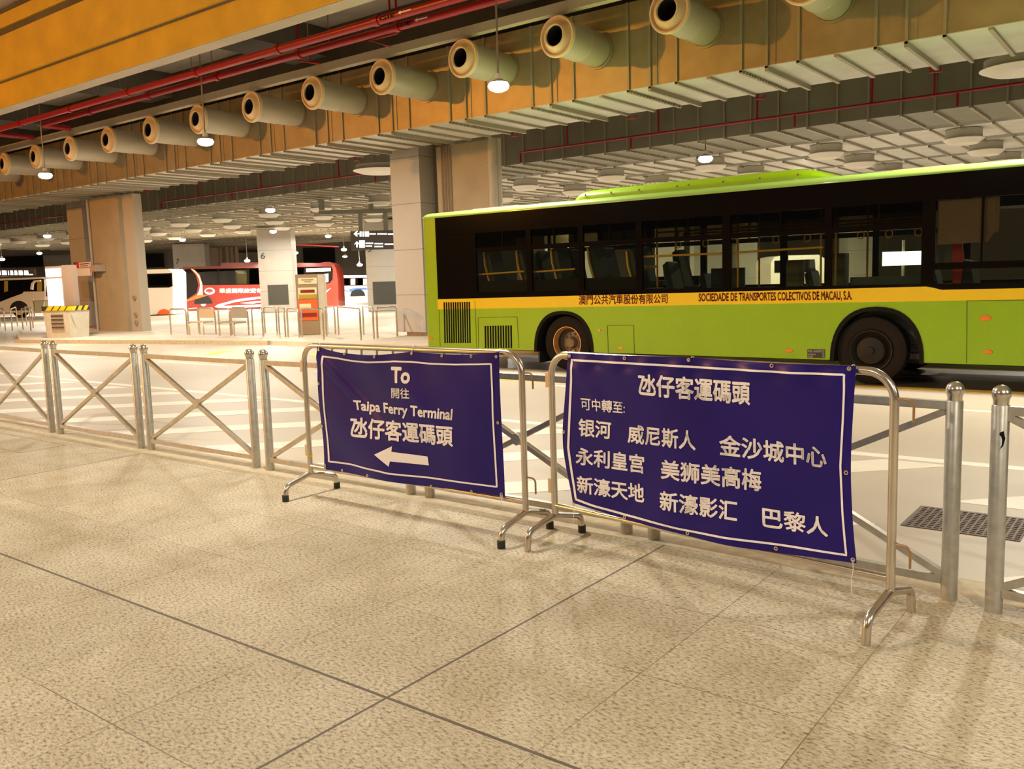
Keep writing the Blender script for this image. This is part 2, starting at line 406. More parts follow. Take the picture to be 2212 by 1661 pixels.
# ================================================================== LARGE STRUCTURE
# pavement, kerb, road
structure('floor', MB().box(-40, 12, -6, 4.72, -0.2, 0), M_pave)
structure('trim_1', MB().box(-40, 12, 4.722, 5.02, -0.2, 0.0), M_kerb)
road = structure('floor', MB().box(-170, 60, 5.022, 130, -0.3, -0.012), M_road)
RZ = -0.012
def ground_poly(pts, z0, z1):
    m = MB(); m.prism([(p[0], p[1]) for p in pts], lambda a, b: (a, b, z1), lambda a, b: (a, b, z0)); return m
def marking(name, pts, m, label, h=0.003):
    o = part(name, ground_poly(pts, RZ, RZ+h), m, road); o['label'] = label; return o
# hatching at 45 degrees between the kerb and the edge line
for i, (c, y0, y1) in enumerate([(-24.6,5.1,7.9),(-22.8,5.1,7.9),(-21.0,5.1,7.9),(-19.1,5.1,7.9),(-17.25,5.1,7.9),(-15.4,5.1,7.9),(-13.5,5.1,7.9),(-11.7,5.1,7.9),(-9.97,5.1,7.95),
                                   (-7.98,5.1,5.88),(-7.98,6.72,7.9),(-5.88,5.1,7.9),(-4.0,5.1,7.9)]):
    wd = 0.56
    marking('hatch_bar', [(c+y0, y0), (c+wd+y0, y0), (c+wd+y1, y1), (c+y1, y1)], M_markp, 'cream diagonal hatch bar on the road')
marking('edge_line', [(-60, 8.02), (20, 8.02), (20, 8.17), (-60, 8.17)], M_mark, 'long white edge line')
x = -46.0
while x < 4:
    marking('lane_dash', [(x, 11.05), (x+2.6, 11.05), (x+2.6, 11.17), (x, 11.17)], M_mark, 'white lane dash'); x += 5.45
marking('bay_line', [(-9.6, 11.25), (-7.7, 11.45), (-3.6, 12.65), (4, 13.0), (4, 13.3), (-3.6, 12.9), (-7.7, 11.8), (-9.8, 11.7)], M_yel, 'yellow bus bay line')
for (a, b) in (((440, 765), (480, 757)), ((664, 768), (700, 755))):
    P, Q = onz(*a), onz(*b); marking('bay_tick', [(P.x, P.y), (P.x+0.35, P.y), (Q.x+0.35, Q.y), (Q.x, Q.y)], M_yel, 'short yellow tick on the road')
_o = part('bus_shade', ground_poly([(-12.6,12.95),(4,12.95),(4,14.5),(-12.6,14.5)], RZ, RZ+0.002), mat('bus_shade_colour', (0.10,0.08,0.06), 0.3, noise=0.4, nscale=1.5), road); _o['label'] = 'dark strip of painted shade on the road under the bus'  # the bus's shadow, put into the road colour as a dark strip
# raised island
island = structure('floor', ground_poly([(-31.3,13.5),(-20.6,15.65),(14,15.75),(14,21.5),(-36,21.5),(-36,15.4)], -0.05, 0.10), M_isl)
IZ = 0.10
structure('trim_2', MB().bar((-31.35,13.42,0.045), (-20.6,15.57,0.045), 0.12, 0.13), M_kerb)

# beams upper left (ochre stepped fascia)
structure('ceiling_beam', MB().box(-75, 30, 12.0, 12.4, 7.0, 7.66), M_beam, None)
structure('ceiling_beam', MB().box(-75, 30, 11.88, 12.4, 7.70, 8.86), M_beam, None)
structure('ceiling_beam', MB().box(-75, 30, 11.88, 12.4, 9.06, 9.42), M_beam, None)
structure('ceiling_beam', MB().box(-75, 30, 11.96, 12.38, 7.66, 7.70).box(-75, 30, 11.95, 12.38, 8.86, 9.06).box(-75, 30, 11.95, 12.38, 9.42, 9.6), M_concd, None)  # dark groove strips; the shade inside the grooves is put into their colour
structure('trim_3', MB().box(-75, 30, 12.02, 12.42, 6.985, 6.998), M_beamu)
# slab above with downstand beams
structure('ceiling', MB().box(-90, 40, -14.0, 62, 9.6, 9.9), M_conc)
cb = MB()
for i in range(12): cb.box(-75+i*8.6, -73.4+i*8.6, 12.45, 22.5, 8.75, 9.6)
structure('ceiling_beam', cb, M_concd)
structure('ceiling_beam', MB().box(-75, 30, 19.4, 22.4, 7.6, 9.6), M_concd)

# rear duct banks (dropped ceiling)
def duct_strip(y0, y1, x0, x1, ztop, first=False):
    m = MB(); m.box(x0, x1, y0, y1, 5.3, ztop)
    m.cur = 1; x = x0+0.4; k = 0
    while x < x1:
        hh = 0.07 if k % 2 == 0 else 0.045
        m.box(x-0.03, x+0.03, y0-0.03, y1+0.02, 5.3-hh, 5.3)
        if first: m.box(x-0.02, x+0.02, y0-0.05, y0, 5.3, ztop)
        if k % 2:
            t = y0
            while first and t < y1-0.1:
                m.box(x+0.03, x+0.06, t, t+0.06, 5.24, 5.3); t += 0.16
        x += 0.757; k += 1
    return m
strips = [(23.2,25.7),(26.3,29.0),(29.7,32.6),(33.2,36.0),(36.6,39.4),(40.0,42.8),(43.4,46.2),(46.8,49.6),(50.2,53.0)]
for i, (a, b) in enumerate(strips):
    o = part('air_duct', duct_strip(a, b, -78, 14, 8.2 if i == 0 else 6.2, i == 0), [M_ductg if i == 0 else M_ductb, M_rib])
    if i: tag(o, 'ribbed flat metal air duct of the low ceiling behind the columns', 'air duct', 'ribbed ceiling ducts in rows')
    else: tag(o, 'deep grey air duct with a thin red pipe along its side', 'air duct')
structure('ceiling', MB().box(-78, 14, 22.8, 53.4, 8.3, 8.5), M_concd)

# front duct with jet nozzles
NX = [-9.69 + 2.345*k for k in range(-14, 6)]
fd = root('air_duct', (-9.69, 16.9, 5.3), 'long sheet metal air duct with a row of round jet nozzles over the bus bay', 'air duct')
m = MB(); m.box(-75, 10, 15.8, 18.02, 5.3, 6.95); part('duct_body', m, M_duct, fd)
m = MB(); m.box(-75, 10, 15.79, 18.03, 5.285, 5.2995); part('duct_underside', m, M_ductb, fd)
m = MB()
for nx_ in NX:
    for dx, hh in ((0.71, 0.05), (1.19, 0.09), (1.76, 0.05)):
        m.box(nx_+dx-0.025, nx_+dx+0.025, 15.765, 15.8, 5.25, 6.95)
        m.box(nx_+dx-0.03, nx_+dx+0.03, 15.765, 18.06, 5.285-hh, 5.285)
    m.box(nx_+0.03, nx_+0.10, 15.79, 18.06, 5.24, 5.285)
    t = 15.85
    while t < 18:
        m.box(nx_+0.71, nx_+0.765, t, t+0.05, 5.23, 5.285); t += 0.13
    m.box(nx_+1.33, nx_+1.35, 15.785, 15.8, 5.3, 6.95)
part('flange_ribs', m, M_rib, fd)
for nx_ in NX:
    zc = 6.17
    n0 = part('jet_nozzle', MB().lathe([(0.36,0),(0.36,-0.045),(0.335,-0.05),(0.335,-0.7),(0.34,-0.705),(0.34,-0.72),(0.325,-0.725),(0.325,-1.43)], (nx_, 15.8-1.43, zc), (0,-1,0), 36), M_nozb, fd, smooth=True)
    # profile is measured from the mouth back towards the duct
    part('nozzle_rim', MB().lathe([(0.335,-0.05),(0.38,-0.04),(0.388,0.01),(0.37,0.045),(0.345,0.045),(0.338,0.01),(0.325,-0.01),(0.31,0.0),(0.27,0.06),(0.225,0.115),(0.205,0.125),(0.19,0.12),(0.185,0.08)], (nx_, 15.8-1.43, zc), (0,-1,0), 40), M_noz, n0, smooth=True)
    part('nozzle_bore', MB().lathe([(0.187,0.09),(0.18,-0.3),(0.0,-0.32)], (nx_, 15.8-1.43, zc), (0,-1,0), 28), M_dark, n0, smooth=True)
    part('collar_ring', MB().lathe([(0.335,-0.02),(0.375,-0.02),(0.375,0.03),(0.335,0.03)], (nx_, 15.79, zc), (0,-1,0), 36), M_duct, n0, smooth=True)

# tray and pipes above
single('cable_tray', MB().box(-75, 10, 14.42, 14.6, 6.62, 6.80), M_tan, 'straight tan cable tray hung in front of the nozzle duct top', 'cable tray')
single('dark_beam', MB().box(-75, 10, 15.9, 17.9, 6.95, 7.15), M_dark, 'dark band of insulation lying on top of the nozzle duct', 'insulation')
pz = 6.8
def pipe(name, pts, r, label, cat='pipe', group=None, seg=14):
    return single(name, MB().tube(rr_path(pts, r*1.6) if len(pts) > 2 else pts, r, seg), M_red, label, cat, group, smooth=True)
p1 = pipe('red_pipe', [(-75, 12.92, pz), (12, 12.92, pz)], 0.085, 'upper of the two thick red fire mains beside the ochre beam')
e2 = onY(88, 257, 13.5)
p2 = pipe('red_pipe', [(e2.x, 14.38, pz), (e2.x, 13.5, pz), (12, 13.5, pz)], 0.08, 'lower thick red fire main that turns back with an elbow')
e3 = onz(0, 290, pz)
pipe('red_pipe', [(e3.x, 13.1, pz), (e3.x, 14.38, pz)], 0.08, 'red pipe crossing under the slab at the left picture edge')
for pp, yy in ((p1, 12.92), (p2, 13.5)):
    x = -44.0
    while x < 0:
        if yy < 13 or x > e2.x+1: part('pipe_coupling', MB().lathe([(0.085,-0.06),(0.105,-0.06),(0.105,0.06),(0.085,0.06)], (x, yy, pz), (1,0,0), 14, True), M_red, pp, True)
        x += 3.1
    m = MB()
    for (x, s) in ((onY(826, 30, 12.92).x if yy < 13 else onY(862, 38, 13.5).x, 'GIE'),):
        letter(m, s, [Vector((x,yy-0.088,pz+0.03)),Vector((x+0.42,yy-0.088,pz+0.03)),Vector((x+0.42,yy-0.088,pz-0.05)),Vector((x,yy-0.088,pz-0.05))], 0.01)
        m.add([(x+0.5,yy-0.088,pz+0.0),(x+0.58,yy-0.088,pz+0.04),(x+0.58,yy-0.088,pz+0.015),(x+0.85,yy-0.088,pz+0.015),(x+0.85,yy-0.088,pz-0.015),(x+0.58,yy-0.088,pz-0.015),(x+0.58,yy-0.088,pz-0.04)], [(0,1,2,3,4,5,6)])
    part('pipe_lettering', m, M_txtw, pp)
    x = -45.2
    while x < 0:
        if yy < 13 or x > e2.x+0.5: part('pipe_hanger', MB().tube([(x, yy, pz+0.08), (x, yy, 9.6)], 0.012, 6), M_steelp, pp)
        x += 4.3
# sprinkler branches
def branch(pxs, Y, r, label):
    pts = [onY(a, b, Y) for a, b in pxs]
    m = MB(); m.tube(pts, r, 8); m.tube([pts[0], Vector((pts[0].x, pts[0].y, 9.6))], r, 8); return single('sprinkler_branch', m, M_red, label, 'pipe', smooth=True)
branch([(842, 30), (843, 72), (858, 72), (858, 45)], 13.6, 0.022, 'small red sprinkler loop below the thick mains, left of the top lamp')
branch([(858, 72), (797, 88), (842, 100)], 13.6, 0.022, 'thin red sprinkler arm bending below the thick mains')
branch([(647, 122), (648, 131), (690, 138)], 13.8, 0.02, 'short thin red sprinkler arm near the ceiling, mid left')
branch([(645, 131), (670, 134), (670, 117)], 13.9, 0.02, 'short red upright stub near the ceiling, mid left')
# thin red pipe along rear duct
pr = single('red_pipe', MB().tube([(-17.0, 22.95, 5.30), (-17.0, 22.95, 5.61), (8, 22.95, 5.61)], 0.032, 8), M_red, 'thin red sprinkler pipe along the deep grey duct, right of the columns', 'pipe', smooth=True)
for x in [-15.2,-12.1,-9.2,-6.3,-4.9,-2.5]: part('riser', MB().tube([(x, 22.95, 5.61), (x, 22.95, 8.3)], 0.028, 6), M_red, pr)
for x in [-13.0,-8.2,-4.4]: part('riser', MB().tube([(x, 22.95, 5.61), (x, 22.95, 5.28)], 0.028, 6), M_red, pr)
pr = single('red_pipe', MB().tube([(-37.6, 22.95, 5.32), (-37.6, 22.95, 5.61), (-18.4, 22.95, 5.61)], 0.032, 8), M_red, 'thin red sprinkler pipe along the deep grey duct, left of the clad column', 'pipe', smooth=True)
for x in [-34.6,-30.2,-25.5,-21.7]: part('riser', MB().tube([(x, 22.95, 5.61), (x, 22.95, 8.3)], 0.028, 6), M_red, pr)
for x in [-32.2,-27.8,-23.6]: part('riser', MB().tube([(x, 22.95, 5.61), (x, 22.95, 5.28)], 0.028, 6), M_red, pr)
pr = single('red_pipe', MB().tube([(-56, 22.95, 5.61), (-41.0, 22.95, 5.61)], 0.032, 8), M_red, 'thin red sprinkler pipe at the far left, behind the left column', 'pipe', smooth=True)
# small red pipe stubs under front duct
for i, (a, b) in enumerate([(1345,246),(1632,204),(1100,288),(2015,145),(745,340),(348,415)]):
    P = onz(a, b, 5.22)
    single('sprinkler_stub', MB().tube([(P.x-0.09, 18.045, 5.5), (P.x-0.09, 18.045, 5.18), (P.x+0.09, 18.045, 5.18), (P.x+0.09, 18.045, 5.24)], 0.025, 6), M_red,
           'small red sprinkler stub hanging at the rear edge of the nozzle duct', 'sprinkler', 'sprinkler stubs along the nozzle duct', smooth=True)

# ================================================================== COLUMNS
def clad_column(x0, x1, y0, y1, label, mats=M_clad):
    r = root('clad_column', ((x0+x1)/2, (y0+y1)/2, IZ), label, 'column')
    part('cladding', MB().box(x0, x1, y0, y1, 0.22, 5.5), mats, r)
    part('plinth', MB().box(x0+0.25, x1-0.02, y0+0.12, y1-0.1, IZ, 0.23), M_plinth, r); return r
X = lambda px, py, Y: onY(px, py, Y).x
clad_column(X(849,500,18.17), X(911,500,18.17), 18.17, 19.4, 'tall pale panel-clad column just left of the green bus')
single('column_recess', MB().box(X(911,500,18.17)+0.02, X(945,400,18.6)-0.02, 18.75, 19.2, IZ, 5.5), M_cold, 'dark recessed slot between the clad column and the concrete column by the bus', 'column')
r = root('concrete_column', (-15.3, 18.9, IZ), 'bare ochre-lit concrete column with downpipes rising behind the green bus roof', 'column')
xa, xb = X(945,400,18.5), X(1056,400,18.5)
part('shaft', MB().box(xa, xb, 18.5, 19.0, IZ, 5.29), M_colc, r)
m = MB()
for px in (955, 961, 967, 973): m.tube([(X(px,400,18.46),18.46,IZ),(X(px,400,18.46),18.46,5.28)], 0.018, 8)
part('conduit', m, M_brown, r, True)
part('downpipe', MB().tube([(X(1066,400,18.4),18.4,IZ),(X(1066,400,18.4),18.4,5.28)], 0.13, 16).lathe([(0.13,0),(0.145,0),(0.145,.06),(0.13,.06)], (X(1066,400,18.4),18.4,4.55), (0,0,1), 16, True), M_colp, r, True)
part('downpipe', MB().tube([(X(1079,400,18.5),18.5,IZ),(X(1079,400,18.5),18.5,5.28)], 0.07, 14), M_colp, r, True)
# left group
clad_column(X(153,560,18.4), X(186,560,18.4), 18.4, 19.6, 'pale panel-clad column carrying the small red and white sign, far left')
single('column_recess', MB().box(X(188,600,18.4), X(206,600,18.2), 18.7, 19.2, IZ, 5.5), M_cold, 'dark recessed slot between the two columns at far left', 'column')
r = root('concrete_column', (-33, 18.0, IZ), 'bare concrete column lit ochre, standing on the island at far left', 'column')
xa, xb, xc = X(203,600,17.6), X(268,600,17.6), X(291,600,17.6)
part('shaft', MB().box(xa, xb, 17.6, 18.1, IZ, 5.17), M_colc, r)
part('side_casing', MB().box(xb, xc, 17.75, 18.1, IZ, 5.17), M_colp, r)
part('corner_pipe', MB().tube([(xa+0.07,17.55,IZ),(xa+0.07,17.55,5.17)], 0.05, 10), M_colp, r, True)
for zz in (1.35, 0.72, 0.42):
    part('valve', MB().tube([(xc-0.35,17.88,zz),(xc-0.35,17.70,zz)], 0.04, 8).lathe([(0.0,0),(0.09,0.0),(0.09,0.03),(0.0,0.03)], (xc-0.35,17.72,zz), (0,-1,0), 12), M_inox2, r, True)

# ================================================================== PENDANT LAMPS
def make_lamp():
    r = root('pendant_lamp', (0,0,0), 'lamp', 'lamp', world=False)
    part('rod', MB().tube([(0,0,0.12),(0,0,4.2)], 0.018, 8), M_steelp, r, True)
    part('housing', MB().lathe([(0.0,0.22),(0.06,0.22),(0.07,0.12),(0.12,0.09),(0.17,0.05),(0.0,0.05)], (0,0,0), (0,0,1), 20), M_shade, r, True)
    part('glowing_bowl', MB().lathe([(0.0,0.06),(0.17,0.055),(0.20,0.0),(0.17,-0.06),(0.10,-0.095),(0.0,-0.10)], (0,0,0), (0,0,1), 24), M_bulb, r, True)
    return r
lamp0 = None
def put_lamp(P, label, group='pendant lamps', power=1.0, rod=None):
    global lamp0
    if lamp0 is None: lamp0 = make_lamp(); o = lamp0
    else: o = copy_tree(lamp0)
    o.location = P; o['label'] = label; o['group'] = group
    for ch in o.children:
        if ch.name.startswith('rod'): ch.scale = (1,1,((5.29 if rod is not None else 9.62)-P[2])/4.2)
    area_light((P[0], P[1], P[2]-0.15), LAMP_W*power, 0.34)
    return o
for (a, b, Y, t) in [(1077,186,13.3,'large bright lamp in front of the nozzle duct, nearest the bus roof'),
                     (444,306,13.3,'bright lamp in front of the nozzle duct, second from the left'),
                     (98,379,13.3,'bright lamp in front of the nozzle duct, leftmost of that row')]:
    put_lamp(onY(a, b, Y), 'round pendant ' + t)
put_lamp(Vector((-1.3,13.3,5.25)), 'round pendant lamp over the front of the green bus, above the picture')
zb = 4.75
for (a, b, t) in [(1524,343,'above the green bus roof hump'),(584,454,'above the red coach, upper of two in line'),(290,489,'at the right edge of the left concrete column'),
                  (102,510,'left of the left clad column, upper one'),(590,500,'over the number 6 column, lower of two in line'),
                  (394,518,'over the number 7 column'),(85,547,'left of the number 9 column, lower one'),(709,510,'between the number 6 column and the hanging sign')]:
    put_lamp(onz(a, b, zb), 'round glowing ceiling lamp ' + t, rod=0.16)
for (a, b, t) in [(743,539,'just left of the hanging sign, upper of two'),(745,554,'just left of the hanging sign, lower of two'),(638,546,'right of the number 6'),
                  (534,563,'above the middle of the red coach roof'),(777,572,'above the distant white bus'),(301,569,'right of the left concrete column'),(4,560,'at the left picture edge')]:
    put_lamp(atd(a, b, 76 if b == 554 else 62), 'small distant round lamp ' + t, power=1.3, rod=0.12)
for i, (x, y) in enumerate([(-20.6,23.7),(-32.3,33.2),(-22,33.2),(-1.5,23.7),(-11.5,33.2),(-2,33),(-14,41),(-27,42),(-38,49)]):  # rearmost lamps are added to brighten the hall behind the bus
    put_lamp(Vector((x, y, 4.85)), 'round glowing ceiling lamp under the low ceiling, out of sight, rearmost ones added for light', group='lamps out of sight', rod=0.14)
# unseen fill lamps added over the pavement to brighten the foreground
for x, y, k, t in ((-15.5, 0.0, 1.5, 'far left'), (-6.0, 4.6, 0.45, 'above the fence'), (-4.5, -4.0, 0.42, 'behind the camera'), (3.4, -0.8, 0.95, 'right of the camera'), (8.5, 4.0, 1.0, 'far right')):
    put_lamp(Vector((x, y, 5.5)), 'added unseen pendant lamp over the pavement, ' + t + ', outside the picture', group='added fill lamps over the pavement', power=k)

# ================================================================== DIFFUSERS
d0 = None
dg = 'round white air diffusers below the rear ceiling'
pos = []
for iy, Y in enumerate((27.0, 30.35, 33.9)):
    for k in range(17):
        pos.append((-5.0 - 3.7*k - 0.15*iy*(k > 8) - 0.1*k*(k > 5)*0.6, Y))
for (x, y) in pos:
    if d0 is None:
        d0 = root('ceiling_diffuser', (0,0,0), 'round white flared air diffuser hanging under the ribbed rear ceiling', 'air diffuser', dg, world=False)
        part('drum', MB().lathe([(0.0,0.30),(0.50,0.30),(0.50,0.06),(0.0,0.06)], (0,0,0), (0,0,1), 24), M_diffd, d0, True)
        part('flared_ring', MB().lathe([(0.50,0.06),(0.56,0.05),(0.56,0.03),(0.40,-0.10),(0.36,-0.10),(0.20,-0.02),(0.0,-0.02)], (0,0,0), (0,0,1), 24), M_diff, d0, True)
        o = d0
    else: o = copy_tree(d0)
    o.location = (x, y, 5.0); o.scale = (0.92, 0.92, 0.95)
o = copy_tree(d0); P = onz(728, 360, 5.1); o.location = (P.x, 19.9, 5.1); o.scale = (1.5,1.5,0.6); o['label'] = 'wide flat white diffuser just left of the tall clad column top'; o['group'] = 'wide flat diffusers'
o = copy_tree(d0); P = onY(2205, 150, 20.2); o.location = P; o.scale = (1.3,1.3,0.7); o['label'] = 'wide white diffuser cut by the right picture edge'; o['group'] = 'wide flat diffusers'


# ================================================================== FIXED FENCE
def fence_panel(p0, p1, label):
    p0 = Vector((*p0, 0)); p1 = Vector((*p1, 0)); e = (p1-p0).normalized(); up = Vector((0,0,1)); n = e.cross(up)
    r = root('guard_rail_panel', p0, label, 'fence', 'cross-braced steel fence along the kerb')
    for p in (p0, p1):
        q = part('post', MB().lathe([(0.0,0.0),(0.039,0.0),(0.039,1.0),(0.036,1.004),(0.0,1.004)], p, (0,0,1), 24), M_galv, r, True)
        prof = [(0.034,1.0),(0.034,1.018)] + [(0.043*math.sin(t), 1.054-0.043*math.cos(t)) for t in [PI*(0.32+0.68*i/10) for i in range(11)]]
        part('ball_cap', MB().lathe(prof, p, (0,0,1), 24), M_galvball, q, True)
    a = p0+e*0.035; b = p1-e*0.035
    part('top_rail', MB().bar(a+up*0.978, b+up*0.978, 0.042, 0.042), M_galv, r)
    part('bottom_rail', MB().bar(a+up*0.097, b+up*0.097, 0.042, 0.042), M_galv, r)
    part('diagonal_brace', MB().bar(a+up*0.955-e*0.01, b+up*0.12+e*0.01, 0.034, 0.040, up=n), M_galv, r)
    part('diagonal_brace', MB().bar(a+up*0.12-e*0.01-n*0.004, b+up*0.955+e*0.01-n*0.004, 0.034, 0.034, up=n), M_galv, r)
    c = (a+b)/2+up*0.537
    part('cross_knot', MB().lathe([(0.0,-0.024),(0.042,-0.024),(0.046,-0.018),(0.046,0.018),(0.042,0.024),(0.0,0.024)], c, n, 8), M_galv, r)
    return r
FP = [((-12.42,4.90),(-10.67,4.87),'steel cross-braced fence panel cut by the left picture edge'),
      ((-10.46,4.87),(-8.67,4.85),'second steel cross-braced fence panel from the left'),
      ((-8.49,4.86),(-6.72,4.86),'third steel cross-braced fence panel from the left, last one clear of the barriers'),
      ((-6.52,4.86),(-4.77,4.87),'steel cross-braced fence panel mostly behind the arrow banner'),
      ((-4.57,4.87),(-2.80,4.82),'steel cross-braced fence panel behind the gap between the two banners'),
      ((-2.59,4.80),(-0.868,4.67),'steel cross-braced fence panel behind the right banner, ending at a ball-topped post'),
      ((-0.66,4.61),(1.08,4.52),'steel cross-braced fence panel cut by the right picture edge')]
for a, b, l in FP: fence_panel(a, b, l)
# black smear on the right post
single('post_scuff', MB().prism([(0,0),(0.012,0.014),(0.02,0.05),(0.012,0.085),(0.0,0.08),(-0.016,0.06),(-0.014,0.03),(-0.02,-0.015),(-0.012,-0.02)], lambda a, b: (-0.652+a, 4.5706+abs(a)*0.2, 0.80+b), lambda a, b: (-0.652+a, 4.575, 0.80+b)), M_blkm,
       'black scrap of tape stuck on the rightmost ball-topped post', 'tape')

# ================================================================== MOVABLE BARRIERS
def barrier(A, B, label, caps, tape=False):
    A = Vector((*A, 0)); B = Vector((*B, 0)); L = (B-A).length; e = (B-A).normalized(); up = Vector((0,0,1)); n = Vector((e.y, -e.x, 0))
    r = root('crowd_barrier', A, label, 'barrier')
    path = rr_path([A+up*0.175, A+up*1.19, B+up*1.19, B+up*0.175], 0.13, 10)
    part('frame_loop', MB().tube(path, 0.0205, 16), M_inox, r, True)
    part('bottom_rail', MB().tube([A+up*0.235+e*0.015, B+up*0.235-e*0.015], 0.016, 12), M_inox, r, True)
    s = 0.34
    while s < L-0.3:
        part('upright_bar', MB().tube([A+e*s+up*0.24, A+e*s+up*1.18], 0.008, 8), M_inox2, r, True); s += 0.165
    for P, cp in ((A, caps[0]), (B, caps[1])):
        fp = rr_path([P+n*0.255, P+n*0.245+up*0.115, P+n*0.02+up*0.168, P-n*0.02+up*0.168, P-n*0.245+up*0.115, P-n*0.255], 0.06, 6)
        f = part('foot', MB().tube(fp, 0.0205, 16), M_inox, r, True)
        for sg, on in ((1, cp[0]), (-1, cp[1])):
            if on: part('rubber_cap', MB().lathe([(0.0,0.0),(0.026,0.0),(0.026,0.048),(0.0205,0.052)], P+n*0.255*sg, (0,0,1), 16), M_rub, f, True)
    for zz in (1.07, 0.40):
        part('hook', MB().tube(rr_path([B+up*zz, B+e*0.085+up*zz, B+e*0.085+up*(zz-0.10)], 0.03, 5), 0.006, 8), M_copper, r, True)
        part('hinge_plate', MB().obox(A-e*0.033+up*(zz-0.045), e, n, up, 0.015, 0.006, 0.045), M_inox2, r)
    if tape: part('yellow_tape', MB().lathe([(0.0212,-0.009),(0.0212,0.009)], A+up*0.315, (0,0,1), 16), M_band, r, True)
    return r, A, B, e, n
r1, A1, B1, e1, n1 = barrier((-5.445,4.44), (-3.29,4.39), 'stainless steel barrier carrying the arrow banner, left of the two', ((True,True),(True,True)), True)
r2, A2, B2, e2_, n2 = barrier((-3.09,4.43), (-1.015,4.14), 'stainless steel barrier carrying the text-filled banner, right of the two', ((False,True),(False,False)))

def poly_at(P, t):
    L = [math.dist(P[i], P[i+1]) for i in range(len(P)-1)]; T = sum(L); d = t*T
    for i, l in enumerate(L):
        if d <= l or i == len(L)-1:
            k = d/l if l else 0; return (P[i][0]*(1-k)+P[i+1][0]*k, P[i][1]*(1-k)+P[i+1][1]*k)
        d -= l
def smoothpoly(P, n=3):
    """light corner cutting keeps hand measured edges soft"""
    for _ in range(n):
        Q = [P[0]]
        for i in range(len(P)-1):
            a, b = P[i], P[i+1]
            if i > 0: Q.append((a[0]*.75+b[0]*.25, a[1]*.75+b[1]*.25))
            if i < len(P)-2: Q.append((a[0]*.25+b[0]*.75, a[1]*.25+b[1]*.75))
        Q.append(P[-1]); P = Q
    return P
def make_banner(A, B, e, n, cv, top, right, bottom, left, border, bw, texts, arrow, eyelets, ties, wr, label, gx=90, gy=56):
    off = 0.034
    A_ = A+n*off; B_ = B+n*off
    def pt(px, py, eps=0.0):
        P = onpl(px, py, A_, B_); s = (P-A_).dot(e)
        return P + n*(wr(s, P.z)+eps)
    T, Rr, Bo, Lf = [smoothpoly([cv(*p) for p in q]) for q in (top, right, bottom, left)]
    c00, c10, c11, c01 = T[0], T[-1], Rr[-1], Lf[-1]
    m = MB(); vs = []; fs = []
    for j in range(gy+1):
        v = j/gy
        for i in range(gx+1):
            u = i/gx; a = poly_at(T, u); b = poly_at(Bo, u); c = poly_at(Lf, v); d = poly_at(Rr, v)
            p = [(1-v)*a[k]+v*b[k]+(1-u)*c[k]+u*d[k]-((1-u)*(1-v)*c00[k]+u*(1-v)*c10[k]+u*v*c11[k]+(1-u)*v*c01[k]) for k in (0,1)]
            vs.append(pt(*p))
    W = gx+1
    for j in range(gy):
        for i in range(gx): fs.append((j*W+i, j*W+i+1, (j+1)*W+i+1, (j+1)*W+i))
    nv = len(vs); vs = vs + [p - n*0.0012 for p in vs]
    fs = fs + [tuple(i+nv for i in f[::-1]) for f in fs]
    for i in range(gx): fs += [(i, i+nv, i+1+nv, i+1), (gy*W+i, gy*W+i+1, gy*W+i+1+nv, gy*W+i+nv)]
    for j in range(gy): fs += [(j*W, (j+1)*W, (j+1)*W+nv, j*W+nv), (j*W+gx, j*W+gx+nv, (j+1)*W+gx+nv, (j+1)*W+gx)]
    m.add(vs, fs)
    o = part('banner', m, M_ban, None, True)
    tag(o, label, 'banner')
    # printed border line
    m = MB(); Pb = [cv(*p) for p in border]; Pb.append(Pb[0]); N = 260
    cx_ = sum(p[0] for p in Pb[:-1])/(len(Pb)-1); cy_ = sum(p[1] for p in Pb[:-1])/(len(Pb)-1)
    ring = [poly_at(Pb, i/N) for i in range(N)]
    outer = []; inner = []
    for p in ring:
        outer.append(pt(p[0], p[1], 0.003))
    # offset inwards along the local normal
    for i, p in enumerate(ring):
        a = ring[i-1]; b = ring[(i+1) % N]; tx, ty = b[0]-a[0], b[1]-a[1]; l = math.hypot(tx, ty); nx_, ny_ = -ty/l, tx/l
        if (cx_-p[0])*nx_+(cy_-p[1])*ny_ < 0: nx_, ny_ = -nx_, -ny_
        inner.append(pt(p[0]+nx_*bw, p[1]+ny_*bw, 0.003))
    m.add(outer+inner, [(i, (i+1) % N, N+(i+1) % N, N+i) for i in range(N)])
    part('border_line', m, M_banw, o, fixn=False)
    for s, q, bold, nx_, ny_ in texts:
        m = MB(); letter(m, s, [cv(*p) for p in q], bold, lambda a, b: pt(a, b, 0.0035), nx_, ny_)
        part('lettering', m, M_banw, o, fixn=False)
    if arrow:
        b = bmesh.new(); P = [cv(*p) for p in arrow]; vv = [b.verts.new((p[0], p[1], 0)) for p in P]; b.faces.new(vv)
        x0 = min(p[0] for p in P); x1 = max(p[0] for p in P); y0 = min(p[1] for p in P); y1 = max(p[1] for p in P)
        for i in range(1, 14): bmesh.ops.bisect_plane(b, geom=b.verts[:]+b.edges[:]+b.faces[:], plane_co=(x0+(x1-x0)*i/14,0,0), plane_no=(1,0,0))
        for i in range(1, 5): bmesh.ops.bisect_plane(b, geom=b.verts[:]+b.edges[:]+b.faces[:], plane_co=(0,y0+(y1-y0)*i/5,0), plane_no=(0,1,0))
        bmesh.ops.triangulate(b, faces=b.faces); b.verts.index_update()
        m = MB(); m.add([pt(v.co.x, v.co.y, 0.0035) for v in b.verts], [tuple(v.index for v in f.verts) for f in b.faces]); b.free()
        part('arrow', m, M_banw, o, fixn=False)
